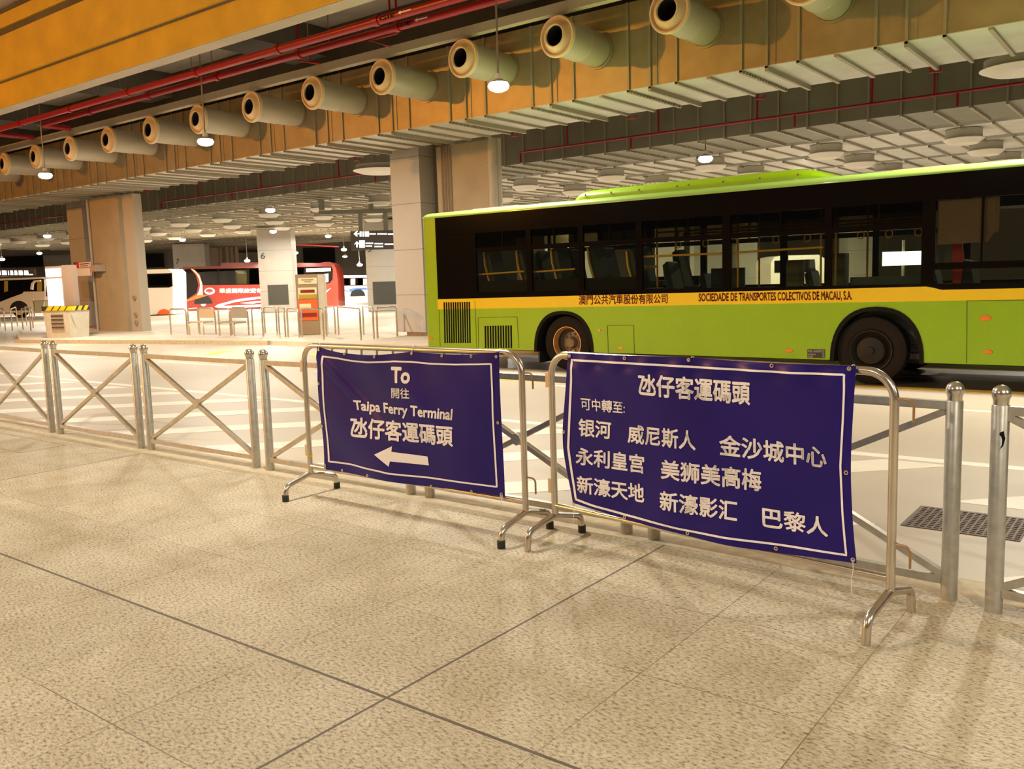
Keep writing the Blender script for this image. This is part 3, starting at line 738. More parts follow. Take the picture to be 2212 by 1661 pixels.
    for q in eyelets:
        c = pt(*cv(*q), 0.003); part('eyelet', MB().lathe([(0.0045,0),(0.006,0.003),(0.0105,0.003),(0.011,0)], c, n, 14), M_eye, o, True)
    for q, kind in ties:
        c = pt(*cv(*q), 0.004)
        if kind == 'top':   # loop over the top tube
            s = (c-A_).dot(e); base = A + e*s + Vector((0,0,1.19)); rr = 0.025
            pts = [c] + [base + n*rr*math.cos(t) + Vector((0,0,1))*rr*math.sin(t) for t in [PI*(0.02+i/10*0.95) for i in range(11)]] + [base - n*rr - Vector((0,0,0.03)), c - n*0.006]
            part('cable_tie', MB().tube(pts, 0.0022, 6), M_tie, o, True)
        elif kind == 'ring':
            part('cable_tie', MB().tube([c + (e*math.cos(t)*0.009 + Vector((0,0,1))*(math.sin(t)*0.022-0.012)) for t in [2*PI*i/12 for i in range(13)]], 0.002, 6), M_tie, o, True)
        else:
            part('cable_tie', MB().tube([c, c+Vector((0.002,0,-0.05)), c+Vector((-0.006,0,-0.10)), c+Vector((-0.004,0,-kind))], 0.0018, 6), M_tie, o, True)
    return o
b1 = lambda x, y: (660+x/4.6136, 740+y/4.6136)
b2 = lambda x, y: (1120+x/2.0256, 730+y/2.0256)
def wr1(s, z):
    d = 0.006*math.sin(5.2*(s*0.5-z*0.9)+1.1)
    q = (s-0.25)*0.72-(1.05-z)                      # diagonal folds running down from the upper left tie
    d += 0.012*math.exp(-((q-0.02)/0.05)**2)*math.exp(-max(0, s-0.6)**2*6)
    d += 0.017*math.sin(7.5*(s*0.75+z)+0.6)*math.exp(-((s-0.55)/0.5)**2)
    d += 0.005*math.sin(9*s-2*z)*(1.2-z) + 0.0035*math.sin(17*s+6*z)*math.exp(-((z-1.15)/0.12)**2)
    q2 = (1.08-z)*0.9-(s-1.0)*0.8
    d += 0.006*math.exp(-(q2/0.06)**2)*math.exp(-((s-1.25)/0.3)**2)
    return d
def wr2(s, z):
    d = 0.006*math.sin(6*s+3*z)+0.004*math.sin(13*s-9*z)*math.exp(-((z-0.3)/0.2)**2)
    q = (s-0.22)*0.9-(1.1-z); d += 0.008*math.exp(-(q/0.05)**2)*math.exp(-((s-0.3)/0.25)**2)
    d += 0.010*math.exp(-((z-1.165)/0.02)**2)*math.exp(-((s-1.45)/0.4)**2) + 0.006*math.sin(28*s)*math.exp(-((z-1.15)/0.035)**2)
    d += 0.008*math.exp(-((z-0.285)/0.03)**2)*math.exp(-((s-0.95)/0.16)**2)
    return d
TX1 = [('To', [(858,238),(1047,248),(1047,412),(858,402)], 0.035, 4, 6),
       ('開往', [(858,448),(1044,455),(1045,560),(858,552)], 0.016, 6, 5),
       ('Taipa Ferry Terminal', [(470,572),(1478,660),(1466,808),(488,700)], 0.030, 26, 4),
       ('氹仔客運碼頭', [(455,733),(1476,828),(1480,1038),(470,940)], 0.026, 26, 6)]
banner1 = make_banner(A1, B1, e1, n1, b1,
    [(108,42),(240,82),(370,108),(560,122),(700,124),(880,112),(1040,90),(1180,102),(1400,118),(1600,122),(1780,110),(1932,92)],
    [(1932,92),(1940,400),(1948,650),(1958,1000),(1978,1543)],
    [(190,1262),(400,1300),(600,1335),(900,1392),(1250,1442),(1500,1462),(1750,1502),(1978,1543)],
    [(108,42),(125,400),(150,780),(168,1000),(190,1262)],
    [(158,130),(300,148),(450,176),(620,188),(780,184),(880,178),(1060,184),(1240,203),(1500,210),(1700,208),(1867,203),(1878,500),(1880,720),(1890,1000),(1908,1450),
     (1700,1420),(1500,1392),(1240,1356),(1000,1330),(840,1308),(740,1282),(600,1256),(450,1222),(222,1192),(208,980),(190,700),(172,450),(160,280)], 3.6,
    TX1, [(705,1112),(873,1030),(868,1085),(1218,1135),(1230,1224),(858,1180),(848,1232)],
    [(125,72),(380,112),(697,140),(1055,108),(1362,132),(1655,136),(1908,139),(140,408),(167,832),(1922,798),(196,1222),(358,1274),(628,1322),(1250,1431),(1655,1484),(1945,1513)],
    [((125,72),'top'),((1055,108),'top'),((1908,139),'top'),((196,1222),'ring'),((1945,1513),'ring'),((1945,1520),0.05)], wr1,
    'purple blue vinyl banner with a white left-pointing arrow, tied to the left barrier')
TX2 = [('氹仔客運碼頭', [(527,153),(1013,190),(1013,296),(530,250)], 0.026, 26, 6),
       ('可中轉至:', [(270,259),(468,279),(467,332),(272,315)], 0.014, 12, 4),
       ('银河', [(262,351),(406,366),(403,444),(262,430)], 0.022, 8, 5),
       ('威尼斯人', [(480,376),(778,406),(779,494),(478,460)], 0.022, 16, 5),
       ('金沙城中心', [(878,421),(1350,476),(1351,572),(880,514)], 0.022, 22, 5),
       ('永利皇宫', [(252,477),(552,511),(551,595),(252,553)], 0.022, 16, 5),
       ('美狮美高梅', [(625,529),(1062,577),(1062,674),(625,615)], 0.022, 22, 5),
       ('新濠天地', [(255,600),(549,640),(549,724),(260,675)], 0.022, 16, 5),
       ('新濠影汇', [(620,665),(961,712),(960,804),(620,752)], 0.022, 18, 5),
       ('巴黎人', [(1066,737),(1356,788),(1356,872),(1068,828)], 0.022, 14, 5)]
banner2 = make_banner(A2, B2, e2_, n2, b2,
    [(213,66),(500,78),(752,84),(900,98),(1100,110),(1300,116),(1478,122)],
    [(1478,122),(1466,330),(1454,560),(1462,780),(1478,987)],
    [(240,720),(350,755),(460,795),(740,866),(930,910),(1130,942),(1300,962),(1478,987)],
    [(213,66),(203,240),(190,440),(212,580),(240,720)],
    [(228,92),(600,112),(900,130),(1200,147),(1435,155),(1428,350),(1416,560),(1424,760),(1440,955),(1150,912),(900,876),(700,838),(460,778),(330,738),(250,708),(232,600),(215,480),(220,300)], 4.6,
    TX2, None,
    [(222,79),(467,88),(745,96),(1110,121),(1450,134),(200,410),(1437,588),(246,726),(462,785),(742,853),(1125,922),(1464,970)],
    [((222,79),'top'),((745,96),'top'),((1450,134),'top'),((246,726),0.13),((1464,970),0.17)], wr2,
    'purple blue vinyl banner filled with white place names, tied to the right barrier')

# ================================================================== GREEN CITY BUS
YS, YE = 13.0, 15.5
bus = root('city_bus', (-6.4, 14.25, RZ), 'lime green city bus with a yellow band, parked in the bay behind the fence', 'bus')
BX0, BX1 = -12.13, -0.75
sb = lambda x: 1.092 + 0.0095*(x+11.77)
st = lambda x: 1.290 + 0.0095*(x+11.8)
def arch_pts(c, hw, top, zb, n=22, k=2.35):
    out = []
    for i in range(n+1):
        t = PI - PI*i/n; cx_, sy_ = math.cos(t), math.sin(t)
        out.append((c + hw*math.copysign(abs(cx_)**(2/k), cx_), zb + (top-zb)*abs(sy_)**(2/k)))
    return out
ARCH = [(-8.795, 0.635, 1.05), (-3.455, 0.635, 1.10)]
ZB = 0.33
def lower_poly():
    P = [(BX0+0.375, sb(BX0)), (BX0+0.375, ZB)]
    for c, hw, top in ARCH: P += arch_pts(c, hw, top, ZB)
    P += [(BX1, ZB), (BX1, sb(BX1))]
    return P
for side, (ya, yb) in (('near', (YS, YS+0.04)), ('far', (YE-0.04, YE))):
    part('lower_side_panel', MB().prism(lower_poly(), lambda a, b: (a, ya, b), lambda a, b: (a, yb, b)), M_green, bus)
    part('yellow_band', MB().prism([(BX0+0.36, sb(BX0)), (BX1, sb(BX1)), (BX1, st(BX1)-0.055), (-2.62, st(-2.6)-0.05), (-2.72, st(-2.7)-0.02), (-2.82, st(-2.8)), (BX0+0.36, st(BX0))],
         lambda a, b: (a, ya-0.002*(1 if ya < 14 else 0), b), lambda a, b: (a, yb+0.002*(1 if ya > 14 else 0), b)), M_band, bus)
    for c, hw, top in ARCH:
        o_ = arch_pts(c, hw+0.004, top+0.004, ZB-0.02); i_ = arch_pts(c, hw-0.055, top-0.055, ZB-0.02)
        m = MB(); n_ = len(o_); y0_, y1_ = (ya-0.012, ya+0.35) if side == 'near' else (yb+0.012, yb-0.35)
        vs = [(p[0], y0_, p[1]) for p in o_]+[(p[0], y0_, p[1]) for p in i_]+[(p[0], y1_, p[1]) for p in i_]
        fs = [(i, i+1, n_+i+1, n_+i) for i in range(n_-1)]+[(n_+i, n_+i+1, 2*n_+i+1, 2*n_+i) for i in range(n_-1)]
        m.add(vs, fs); part('wheel_arch_lip', m, M_blkm, bus, fixn=False)
# rear body block with rounded plan corners
plan = [(-11.755, YS)] + [(-12.03-0.10*math.sin(t), YS+0.10-0.10*math.cos(t)) for t in [PI/2*i/6 for i in range(7)]] + \
       [(-12.13+0.10-0.10*math.cos(t), YE-0.10+0.10*math.sin(t)) for t in [PI/2*i/6 for i in range(7)]] + [(-11.755, YE)]
m = MB(); m.prism(plan, lambda a, b: (a, b, 2.88), lambda a, b: (a + (0.0 if a > -12 else 0.0), b, ZB)); part('rear_body', m, M_green, bus)
part('rear_window', MB().box(-12.14, -12.12, 13.4, 15.1, 1.7, 2.6), M_blk, bus)
part('rear_bumper', MB().box(-12.20, -12.10, 13.15, 15.35, 0.34, 0.62), M_green, bus)
# front end
part('front_body', MB().box(BX1, BX1+0.12, YS+0.03, YE-0.03, ZB, 1.25).box(BX1, BX1+0.1, YS+0.03, YE-0.03, 2.55, 2.9), M_green, bus)
part('windscreen', MB().box(BX1+0.06, BX1+0.07, YS+0.06, YE-0.06, 1.25, 2.55), G_mid, bus)
# roof
rp = [(YS,2.86),(YS-0.004,2.89),(YS+0.012,2.925),(YS+0.05,2.955),(YS+0.12,2.975),(YS+0.3,2.99),(14.25,3.0)]
rp = rp + [(28.5-a, b) for a, b in rp[::-1][1:]]
m = MB(); secs = [(-12.13,0.35,0.6),(-12.11,0.72,0.85),(-12.06,0.93,0.95),(-11.97,1,1),(BX1,1,1),(BX1+0.1,0.7,0.9)]
vs = []; fs = []; n_ = len(rp)
for sx_, kz, ky in secs:
    for a, b in rp: vs.append((sx_, 14.25+(a-14.25)*(1-(1-ky)*0.12), 2.86+(b-2.86)*kz))
for i in range(len(secs)-1):
    for j in range(n_-1): fs.append((i*n_+j, i*n_+j+1, (i+1)*n_+j+1, (i+1)*n_+j))
fs += [tuple(range(n_)), tuple((len(secs)-1)*n_+j for j in range(n_))]
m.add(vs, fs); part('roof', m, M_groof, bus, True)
# roof air conditioning pod
pod = []
for y_, z_ in [(-1,0),(-1,0.35),(-0.97,0.62),(-0.90,0.85),(-0.80,0.97),(-0.6,1.0),(0,1.02),(0.6,1.0),(0.80,0.97),(0.90,0.85),(0.97,0.62),(1,0.35),(1,0)]: pod.append((y_, z_))
m = MB(); vs = []; fs = []; n_ = len(pod)
secs = [(-8.64,0.02,0.90),(-8.61,0.35,0.93),(-8.56,0.62,0.96),(-8.48,0.82,0.99),(-8.36,0.92,1),(-7.6,0.95,1),(-6.2,0.98,1),(-4.86,1.0,1),(-4.66,0.97,0.99),(-4.48,0.82,0.97),(-4.34,0.5,0.93),(-4.22,0.22,0.90),(-4.08,0.0,0.86)]
for sx_, kz, ky in secs:
    for a, b in pod: vs.append((sx_, 14.25+a*1.12*ky, 2.965+0.195*b*kz))
for i in range(len(secs)-1):
    for j in range(n_-1): fs.append((i*n_+j, i*n_+j+1, (i+1)*n_+j+1, (i+1)*n_+j))
m.add(vs, fs); pod_o = part('roof_air_conditioner', m, M_green, bus, True)
for px in (1257, 1314, 1376, 1460, 1486, 1562, 1643, 1727):
    P = onY(px, 0, 13.14); zz = 3.05
    part('pod_bolt', MB().lathe([(0.0,0.012),(0.016,0.010),(0.018,0)], (P.x, 13.131, zz), (0,-1,0), 8), M_hub, pod_o, True)
m = MB(); x = -8.4
while x < -6.3: m.lathe([(0.0,0.022),(0.014,0.012),(0.016,0)], (x, 13.36, 3.15+0.003*(x+8.4)), (0,0,1), 6); x += 0.085
tag(part('pod_rivet_row', m, M_green, pod_o, True), kind='stuff')
part('roof_hatch', MB().box(-11.2,-10.1,13.5,15.0,2.99,3.025), M_white, bus)
part('roof_hatch', MB().box(-3.4,-2.5,13.5,15.0,2.99,3.025), M_white, bus)
# window band
def wband(ya, yb, near):
    m = MB(); zt = 2.87
    m.box(BX0+0.375, BX1, ya, yb, 2.525, zt)
    if near: m.box(BX0+0.375, -10.80, ya, yb, st(-11)+0.003, 2.53)
    m.prism([(-10.8, st(-10.8)), (-2.82, st(-2.82)), (-2.72, st(-2.7)-0.02), (-2.62, st(-2.6)-0.05), (BX1, st(BX1)-0.055), (BX1, 1.41), (-7.25, 1.41), (-7.25, 1.41), (-10.8, 1.41)], lambda a, b: (a, ya, b), lambda a, b: (a, yb, b))
    m.box(-10.8, -2.87, ya, yb, 2.165, 2.245)
    for x, wd in ((-10.77,0.05),(-9.50,0.11),(-8.38,0.10),(-7.24,0.12),(-5.70,0.13),(-4.14,0.10),(-2.80,0.17),(-0.80,0.1)): m.box(x-wd/2, x+wd/2, ya-0.002, yb+0.002, 1.40, 2.53)
    for x in (-10.1,-8.95,-7.8,-6.35,-4.85,-3.45): m.box(x-0.012, x+0.012, ya+0.008, yb, 2.24, 2.53)
    if near:
        m.box(-2.72, BX1, ya, yb, 1.60, 1.69); m.box(-2.165, -2.14, ya, yb, 1.69, 2.53)
    return m
part('window_frame', wband(YS-0.004, YS+0.045, True), M_blk, bus)
part('window_frame', wband(YE-0.045, YE+0.004, False), M_blkm, bus)
wins = [(-10.75,-9.55),(-9.45,-8.43),(-8.33,-7.30),(-7.18,-5.76),(-5.64,-4.19),(-4.09,-2.88)]
for i, (a, b) in enumerate(wins):
    part('hopper_window', MB().box(a, b, YS+0.012, YS+0.016, 2.245, 2.525), G_dark, bus)
    part('side_window', MB().box(a, b, YS+0.012, YS+0.016, 1.41, 2.165), G_mid, bus)
    part('side_window', MB().box(a, b, YE-0.016, YE-0.012, 1.41, 2.525), G_clear, bus)
part('driver_window', MB().box(-2.71, -0.85, YS+0.012, YS+0.016, 1.36, 2.525), G_mid, bus)
part('sun_curtain', MB().prism([(-2.70,0),(-2.55,0.015),(-2.42,0),(-2.3,0.012),(-2.2,0),(-2.1,0.02),(-2.02,0.0),(-1.97,0.02)], lambda a, b: (a, YS+0.05+b, 1.93+0.02*(a+2.7)+ (0.0 if a < -2.05 else 0.12)), lambda a, b: (a, YS+0.05+b, 2.52)), M_curt, bus)
# interior
part('floor_pan', MB().box(-12.0, BX1, YS+0.36, YE-0.36, 0.34, 0.42).box(-11.7,-9.6,YS+0.06,YE-0.06,0.36,0.42).box(-7.9,-4.3,YS+0.05,YE-0.05,0.36,0.42), M_bfloor, bus)
part('rear_engine_deck', MB().box(-11.7, -7.35, YS+0.07, YE-0.07, 1.12, 1.30), M_blkm, bus)
part('rear_inner_wall', MB().box(-10.75, -7.32, YS+0.05, YS+0.065, 1.30, 1.62).box(-10.75,-7.32,YE-0.07,YE-0.055,1.3,1.6), M_blkm, bus)
part('ceiling_lining', MB().box(-11.7, BX1, YS+0.06, YE-0.06, 2.72, 2.76), M_bint, bus)
part('rear_bulkhead', MB().box(-11.7, -11.62, YS+0.06, YE-0.06, 0.5, 2.72), M_blkm, bus)
def seat(x, y, zf, yel=True):
    r = part('passenger_seat', MB().box(x-0.05, x+0.38, y, y+0.42, zf+0.38, zf+0.47).prism([(-0.02,0.42),(0.06,0.42),(-0.06,0.95),(-0.10,1.12),(-0.14,1.14),(-0.18,1.10),(-0.15,0.9)], lambda a, b: (x+a, y+0.02, zf+b), lambda a, b: (x+a, y+0.40, zf+b)).box(x+0.1,x+0.2,y+0.15,y+0.27,zf,zf+0.4), M_seat, bus)
    part('seat_shell', MB().prism([(-0.05,0.42),(-0.02,0.42),(-0.15,0.9),(-0.18,1.10),(-0.20,1.08),(-0.18,0.9)], lambda a, b: (x+a, y, zf+b), lambda a, b: (x+a, y+0.42, zf+b)), M_seatg, r)
    if yel: part('grab_handle', MB().tube([(x-0.20,y,zf+1.10),(x-0.17,y-0.01,zf+0.85),(x-0.08,y-0.01,zf+0.55)], 0.02, 8), M_yrail, r, True)
for k in range(5):
    x = -10.5+0.78*k; seat(x, YS+0.18, 1.06 if k < 4 else 0.95); seat(x, YE-0.65, 1.06 if k < 4 else 0.95, False)
seat(-7.0, YS+0.75, 0.72, False); seat(-6.85, YE-0.65, 0.5, False); seat(-4.9, YE-0.7, 0.5, False); seat(-3.0, YE-0.7, 0.5, False)
def rail(pts, r=0.017): part('handrail', MB().tube(rr_path(pts, 0.05) if len(pts) > 2 else pts, r, 8), M_yrail, bus, True)
for a, b in (((981,563),(1022,559)),((1034,593),(1132,586)),((1144,588),(1242,581)),((1380,555),(1560,547)),((1577,546),(1778,534))):
    rail([onY(*a, YS+0.10), onY(*b, YS+0.10)])
P = onY(1386, 626, YS+0.5); Q = onY(1386, 577, YS+0.5); R_ = onY(1418, 574, YS+0.5)
rail([P, Q, Vector((R_.x, Q.y, Q.z))], 0.02)
for px, yy in ((1420,14.0),(1460,14.9),(1594,13.9),(1640,14.8),(1773,13.8),(1805,14.0),(1873,14.9)):
    x = onY(px, 580, yy).x; rail([(x, yy, 0.45), (x, yy, 2.72)])
for yy in (13.75, 14.75): rail([(-7.3, yy, 2.36), (-2.9, yy, 2.36)])
for yy in (13.75,): 
    for x in (-6.9,-6.4,-5.9,-5.2,-4.7,-3.9,-3.5,-3.1):
        part('hanging_strap', MB().tube([(x,yy,2.36),(x,yy,2.2)], 0.012, 6).tube([(x+0.05*math.sin(t), yy, 2.14-0.06*math.cos(t)) for t in [2*PI*i/10 for i in range(11)]], 0.008, 6), M_yrail, bus, True)
part('interior_partition', MB().box(-6.6,-6.0,14.4,14.46,0.5,1.72), M_seat, bus)
part('interior_partition', MB().box(-5.45,-5.15,14.9,14.95,0.5,1.8), M_seatg, bus)
part('fare_box', MB().box(-4.65,-4.42,14.7,14.95,0.5,1.9), M_seatg, bus)
part('driver_partition', MB().box(-4.0,-2.85,13.6,13.64,0.5,1.52), M_seatg, bus)
part('driver_seat', MB().prism([(0,0.5),(0.5,0.5),(0.5,0.62),(0.12,0.64),(0.0,1.25),(-0.12,1.28),(-0.08,0.6)], lambda a, b: (-2.35+a, 13.35, 0.45+b), lambda a, b: (-2.35+a, 13.85, 0.45+b)), M_seat, bus)
part('hung_red_jacket', MB().prism([(0,0),(0.10,0.0),(0.13,0.3),(0.10,0.55),(0.05,0.58),(-0.02,0.5)], lambda a, b: (-2.55+a, 13.33, 1.40+b), lambda a, b: (-2.55+a, 13.40, 1.40+b)), M_signred, bus)
part('dashboard', MB().box(-1.3,-0.8,13.1,15.2,0.9,1.45), M_seatg, bus)
part('steering_wheel', MB().tube([(-1.42-0.10*math.sin(t)*0.5, 13.62+0.23*math.cos(t), 1.50+0.12*math.sin(t)) for t in [2*PI*i/20 for i in range(21)]], 0.014, 8), M_blkm, bus, True)
part('chassis', MB().box(-11.6,-1.0,13.4,15.1,0.28,0.36), M_dark, bus)
# wheels
def wheel(cx_, y, rear, far=False):
    s = -1 if not far else 1; ax = (0, s, 0); zc = 0.485+RZ
    w_ = part('wheel', MB().lathe([(0.29,-0.24),(0.44,-0.25),(0.475,-0.22),(0.49,-0.15),(0.49,-0.02),(0.478,0.03),(0.44,0.045),(0.36,0.05),(0.305,0.03),(0.29,0.0)], (cx_, y, zc), ax, 48, True), M_tyre, bus, True)
    if rear:
        part('rim', MB().lathe([(0.30,0.03),(0.298,0.045),(0.285,0.045),(0.275,0.02),(0.262,-0.02),(0.252,-0.05)], (cx_, y, zc), ax, 44), M_rim, w_, True)
        part('rim_dish', MB().lathe([(0.252,-0.05),(0.245,-0.13),(0.215,-0.15),(0.21,-0.16),(0.0,-0.165)], (cx_, y, zc), ax, 44), mat('rusty_dark_dish', (0.07,0.04,0.02), 0.6), w_, True)
        part('hub', MB().lathe([(0.205,-0.158),(0.20,-0.15),(0.11,-0.145),(0.10,-0.06),(0.085,-0.04),(0.0,-0.035)], (cx_, y, zc), ax, 20), M_hub, w_, True)
        for k in range(10):
            t = 2*PI*k/10; part('wheel_nut', MB().lathe([(0.018,0),(0.018,0.03),(0.0,0.032)], (cx_+0.155*math.cos(t), y-s*0.15*-1*-1, zc+0.155*math.sin(t)), ax, 6), M_hub, w_)
    else:
        part('rim', MB().lathe([(0.30,0.03),(0.296,0.05),(0.28,0.045),(0.25,0.0),(0.22,-0.03),(0.20,0.02),(0.19,0.05),(0.06,0.075),(0.055,0.10),(0.0,0.105)], (cx_, y, zc), ax, 44), M_rimd, w_, True)
    return w_
wheel(-8.775, 13.13, True); wheel(-3.545, 13.12, False); wheel(-8.775, 15.37, True, True); wheel(-3.545, 15.37, False, True)
part('inner_tyre', MB().lathe([(0.1,-0.24),(0.48,-0.24),(0.48,0.0),(0.1,0.0)], (-8.775, 13.62, 0.473), (0,-1,0), 36, True), M_tyre, bus, True)
part('axle', MB().tube([(-8.775,13.4,0.48),(-8.775,15.1,0.48)], 0.09, 12).tube([(-3.545,13.3,0.48),(-3.545,15.2,0.48)], 0.08, 12), M_dark, bus, True)
part('mud_flap', MB().box(-9.42,-9.39,13.1,13.55,0.10,0.55), M_rub, bus)
# slatted grilles
Yg = YS-0.006
def quadY(m, q, y, th=0.004):
    P = [onY(a, b, y) for a, b in q]; m.add(P+[p+Vector((0, th+0.002, 0)) for p in P], [(0,1,2,3),(7,6,5,4),(0,4,5,1),(1,5,6,2),(2,6,7,3),(3,7,4,0)])
g = MB()
for k in range(12):
    x = 958+ k*4.9; quadY(g, [(x,653-0.1*k),(x+3.0,653-0.1*k),(x+4.6,741),(x+1.8,741)], Yg)
part('rear_grille', g, M_blkm, bus)
g = MB()
for k in range(11):
    x = 1046.5+ k*5.55; quadY(g, [(x,704-0.1*k),(x+3.2,704-0.1*k),(x+3.9,752),(x+0.9,752)], Yg)
part('side_grille', g, M_blkm, bus)
def outline(pxs, name='panel_seam'):
    m = MB(); P = [onY(a, b, YS-0.002) for a, b in pxs]
    for i in range(len(P)-1): m.bar(P[i], P[i+1], 0.006, 0.008, up=(0,1,0))
    part(name, m, M_line, bus)
outline([(948,669),(951,748)]); outline([(1026,650),(1030,751)])
outline([(1034,752),(1033,686.5),(1117,684),(1121,752)]); outline([(1315,790),(1312,703.5),(1369,702.5),(1371,790)])
outline([(2088,785),(2089,650),(2215,648)])
def marker(px, py, w_, h_, m_, name='side_marker'):
    P = onY(px, py, YS); m = MB(); m.lathe([(1.0,0.0),(0.9,0.6),(0.0,1.0)], (0,0,0), (0,-1,0), 20)
    m.v = [Vector((P.x+v.x*w_/2, P.y+v.y*0.018, P.z+v.z*h_/2)) for v in m.v]; part(name, m, m_, bus, True)
marker(931,731,0.10,0.05,M_orange); marker(1341,752,0.115,0.05,M_yrail); marker(1705,758,0.13,0.055,M_orange); marker(2129,687,0.14,0.075,M_orange); marker(2134,760,0.12,0.055,M_orange)
marker(1295,714,0.075,0.055,M_rim,'fuel_cap_button')
pl = MB(); quadY(pl, [(1744,754),(1782,754.5),(1782,773.5),(1744,773)], Yg); o = part('load_plate', pl, M_txtk, bus)
m = MB()
for s_, q in (('P.B.16000KGS', [(1746,756),(1781,756.4),(1781,761.5),(1746,761)]),('Sentados', [(1746,763),(1762,763),(1762,767),(1746,767)]),('28', [(1776,763),(1781,763),(1781,767),(1776,767)]),('EmPe', [(1746,768.5),(1756,768.5),(1756,772),(1746,772)]),('49', [(1776,768.5),(1781,768.5),(1781,772),(1776,772)])):
    letter(m, s_, q, 0.01, lambda a, b: onY(a, b, YS-0.0075))
part('plate_lettering', m, M_txtw, o, fixn=False)
m = MB(); letter(m, '澳門公共汽車股份有限公司', [(1250,637.5),(1442,634.5),(1442,655.5),(1250,658.5)], 0.018, lambda a, b: onY(a, b, YS-0.006)); part('band_lettering', m, M_dred, bus, fixn=False)
m = MB(); letter(m, 'SOCIEDADE DE TRANSPORTES COLECTIVOS DE MACAU, S.A.', [(1509,633.5),(1840,628),(1841,650.5),(1509,654)], 0.03, lambda a, b: onY(a, b, YS-0.006)); part('band_lettering', m, M_dred, bus, fixn=False)

# ================================================================== ISLAND FURNITURE
def gq(px, py, z=IZ): P = onz(px, py, z); return Vector((P.x, P.y, z))
def hoop(a, b, label, h=0.86, grp='bent steel queue hoops on the island'):
    A_, B_ = gq(*a), gq(*b); u = Vector((0,0,1)); r_ = min(0.10, (B_-A_).length*0.35)
    tag(part('queue_hoop', MB().tube(rr_path([A_, A_+u*h, B_+u*h, B_], r_, 5), 0.026, 10), M_inox, None, True), label, 'railing', grp)
HO = [((370,723),(405,723),'bent steel queue hoop right of the left concrete column, first of the row'),((409,723),(430,719),'bent steel queue hoop just left of the first perforated bench'),
      ((475,724),(499,725),'bent steel queue hoop between the two perforated benches'),((547,725),(569,727),'bent steel queue hoop just right of the second perforated bench'),
      ((573,719),(599,719),'bent steel queue hoop in front of the number 6 column'),((604,722),(617,728),'narrow bent steel queue hoop right of the number 6 column'),
      ((623,728),(647,729),'bent steel queue hoop just left of the bronze poster stand'),((653,728),(700,735),'wide bent steel queue hoop in front of the bronze poster stand'),
      ((706,726),(725,722),'bent steel queue hoop just right of the bronze poster stand'),((732,723),(780,735),'wide bent steel queue hoop midway between poster stand and tall clad column'),
      ((786,723),(808,732),'bent steel queue hoop second from the tall clad column'),((816,732),(858,727),'bent steel queue hoop nearest the tall clad column')]
for a, b, l in HO: hoop(a, b, l)
for a, b, l in [((1,706),(12,714),'steel queue hoop at the left picture edge'),((27,714),(38,705),'steel queue hoop left of the lit kiosk, middle'),((50,712),(67,714),'steel queue hoop left of the lit kiosk, nearest to it'),((58,703),(72,709),'steel queue hoop left of the lit kiosk, rear one')]:
    hoop(a, b, l, 0.9, 'steel queue hoops at far left')
def bench(pl_, pr_, label):
    A_, B_ = gq(*pl_), gq(*pr_); e = (B_-A_).normalized(); u = Vector((0,0,1)); n = Vector((e.y,-e.x,0)); L = (B_-A_).length
    r = root('bench', A_, label, 'bench')
    part('back_frame', MB().tube(rr_path([A_, A_+u*0.88, B_+u*0.88, B_], 0.14, 6), 0.026, 10), M_inox, r, True)
    part('backrest', MB().obox((A_+B_)/2+u*0.70, e, n, u, L/2-0.02, 0.01, 0.15), M_inox2, r)
    part('seat', MB().obox((A_+B_)/2+u*0.44+n*0.30, e, n, u, L/2-0.03, 0.22, 0.02), M_inox2, r)
    for p in (A_+n*0.5+e*0.05, B_+n*0.5-e*0.05): part('leg', MB().tube(rr_path([p, p+u*0.42, p-n*0.45+u*0.42], 0.08, 4), 0.024, 8), M_inox, r, True)
bench((432,722),(467,722),'steel bench with a solid back panel, left one, in front of the red coach')
bench((502,723),(538,724),'steel bench with a solid back panel, right one, left of the number 6 column')
# kiosk block with hazard band and lit sign
K = gq(100, 730); K2 = gq(150, 730); ke = (K2-K); kL = ke.length; ke.normalize(); kn = Vector((-ke.y, ke.x, 0)); u = Vector((0,0,1))
kb = root('ventilation_block', K, 'low concrete block with a louvre and a yellow and black hazard band', 'concrete block')
kc = K + ke*kL/2 + kn*0.42
m = MB(); hx, hy, H_ = kL/2+0.02, 0.36, 1.08
def frust(m, c, ax, ay, x0, y0, x1, y1, za, zb_):
    P = [c+ax*sx*x0+ay*sy*y0+u*za for sx, sy in ((-1,-1),(1,-1),(1,1),(-1,1))]+[c+ax*sx*x1+ay*sy*y1+u*zb_ for sx, sy in ((-1,-1),(1,-1),(1,1),(-1,1))]
    m.add(P, [(0,3,2,1),(4,5,6,7),(0,1,5,4),(1,2,6,5),(2,3,7,6),(3,0,4,7)])
frust(m, kc, ke, kn, hx, hy, hx+0.05, hy+0.05, 0, H_-0.16); part('block', m, M_block, kb)
m = MB(); frust(m, kc, ke, kn, hx+0.07, hy+0.07, hx+0.07, hy+0.07, H_-0.16, H_); part('hazard_band', m, M_txtk, kb)
m = MB()
for k in range(4):
    x = -hx+0.1+k*(2*hx)/3.6; f = kc - kn*(hy+0.075)
    m.add([f+ke*x+u*(H_-0.155), f+ke*(x+0.26)+u*(H_-0.155), f+ke*(x+0.42)+u*(H_-0.005), f+ke*(x+0.16)+u*(H_-0.005)], [(0,1,2,3)])
for k in range(3):
    y = -hy+0.02+k*0.24; f = kc + ke*(hx+0.075)
    m.add([f+kn*y+u*(H_-0.155), f+kn*(y+0.15)+u*(H_-0.155), f+kn*(y+0.25)+u*(H_-0.005), f+kn*(y+0.10)+u*(H_-0.005)], [(0,1,2,3)])
part('hazard_stripes', m, M_band, kb, fixn=False)
m = MB(); f = kc - kn*(hy+0.035)
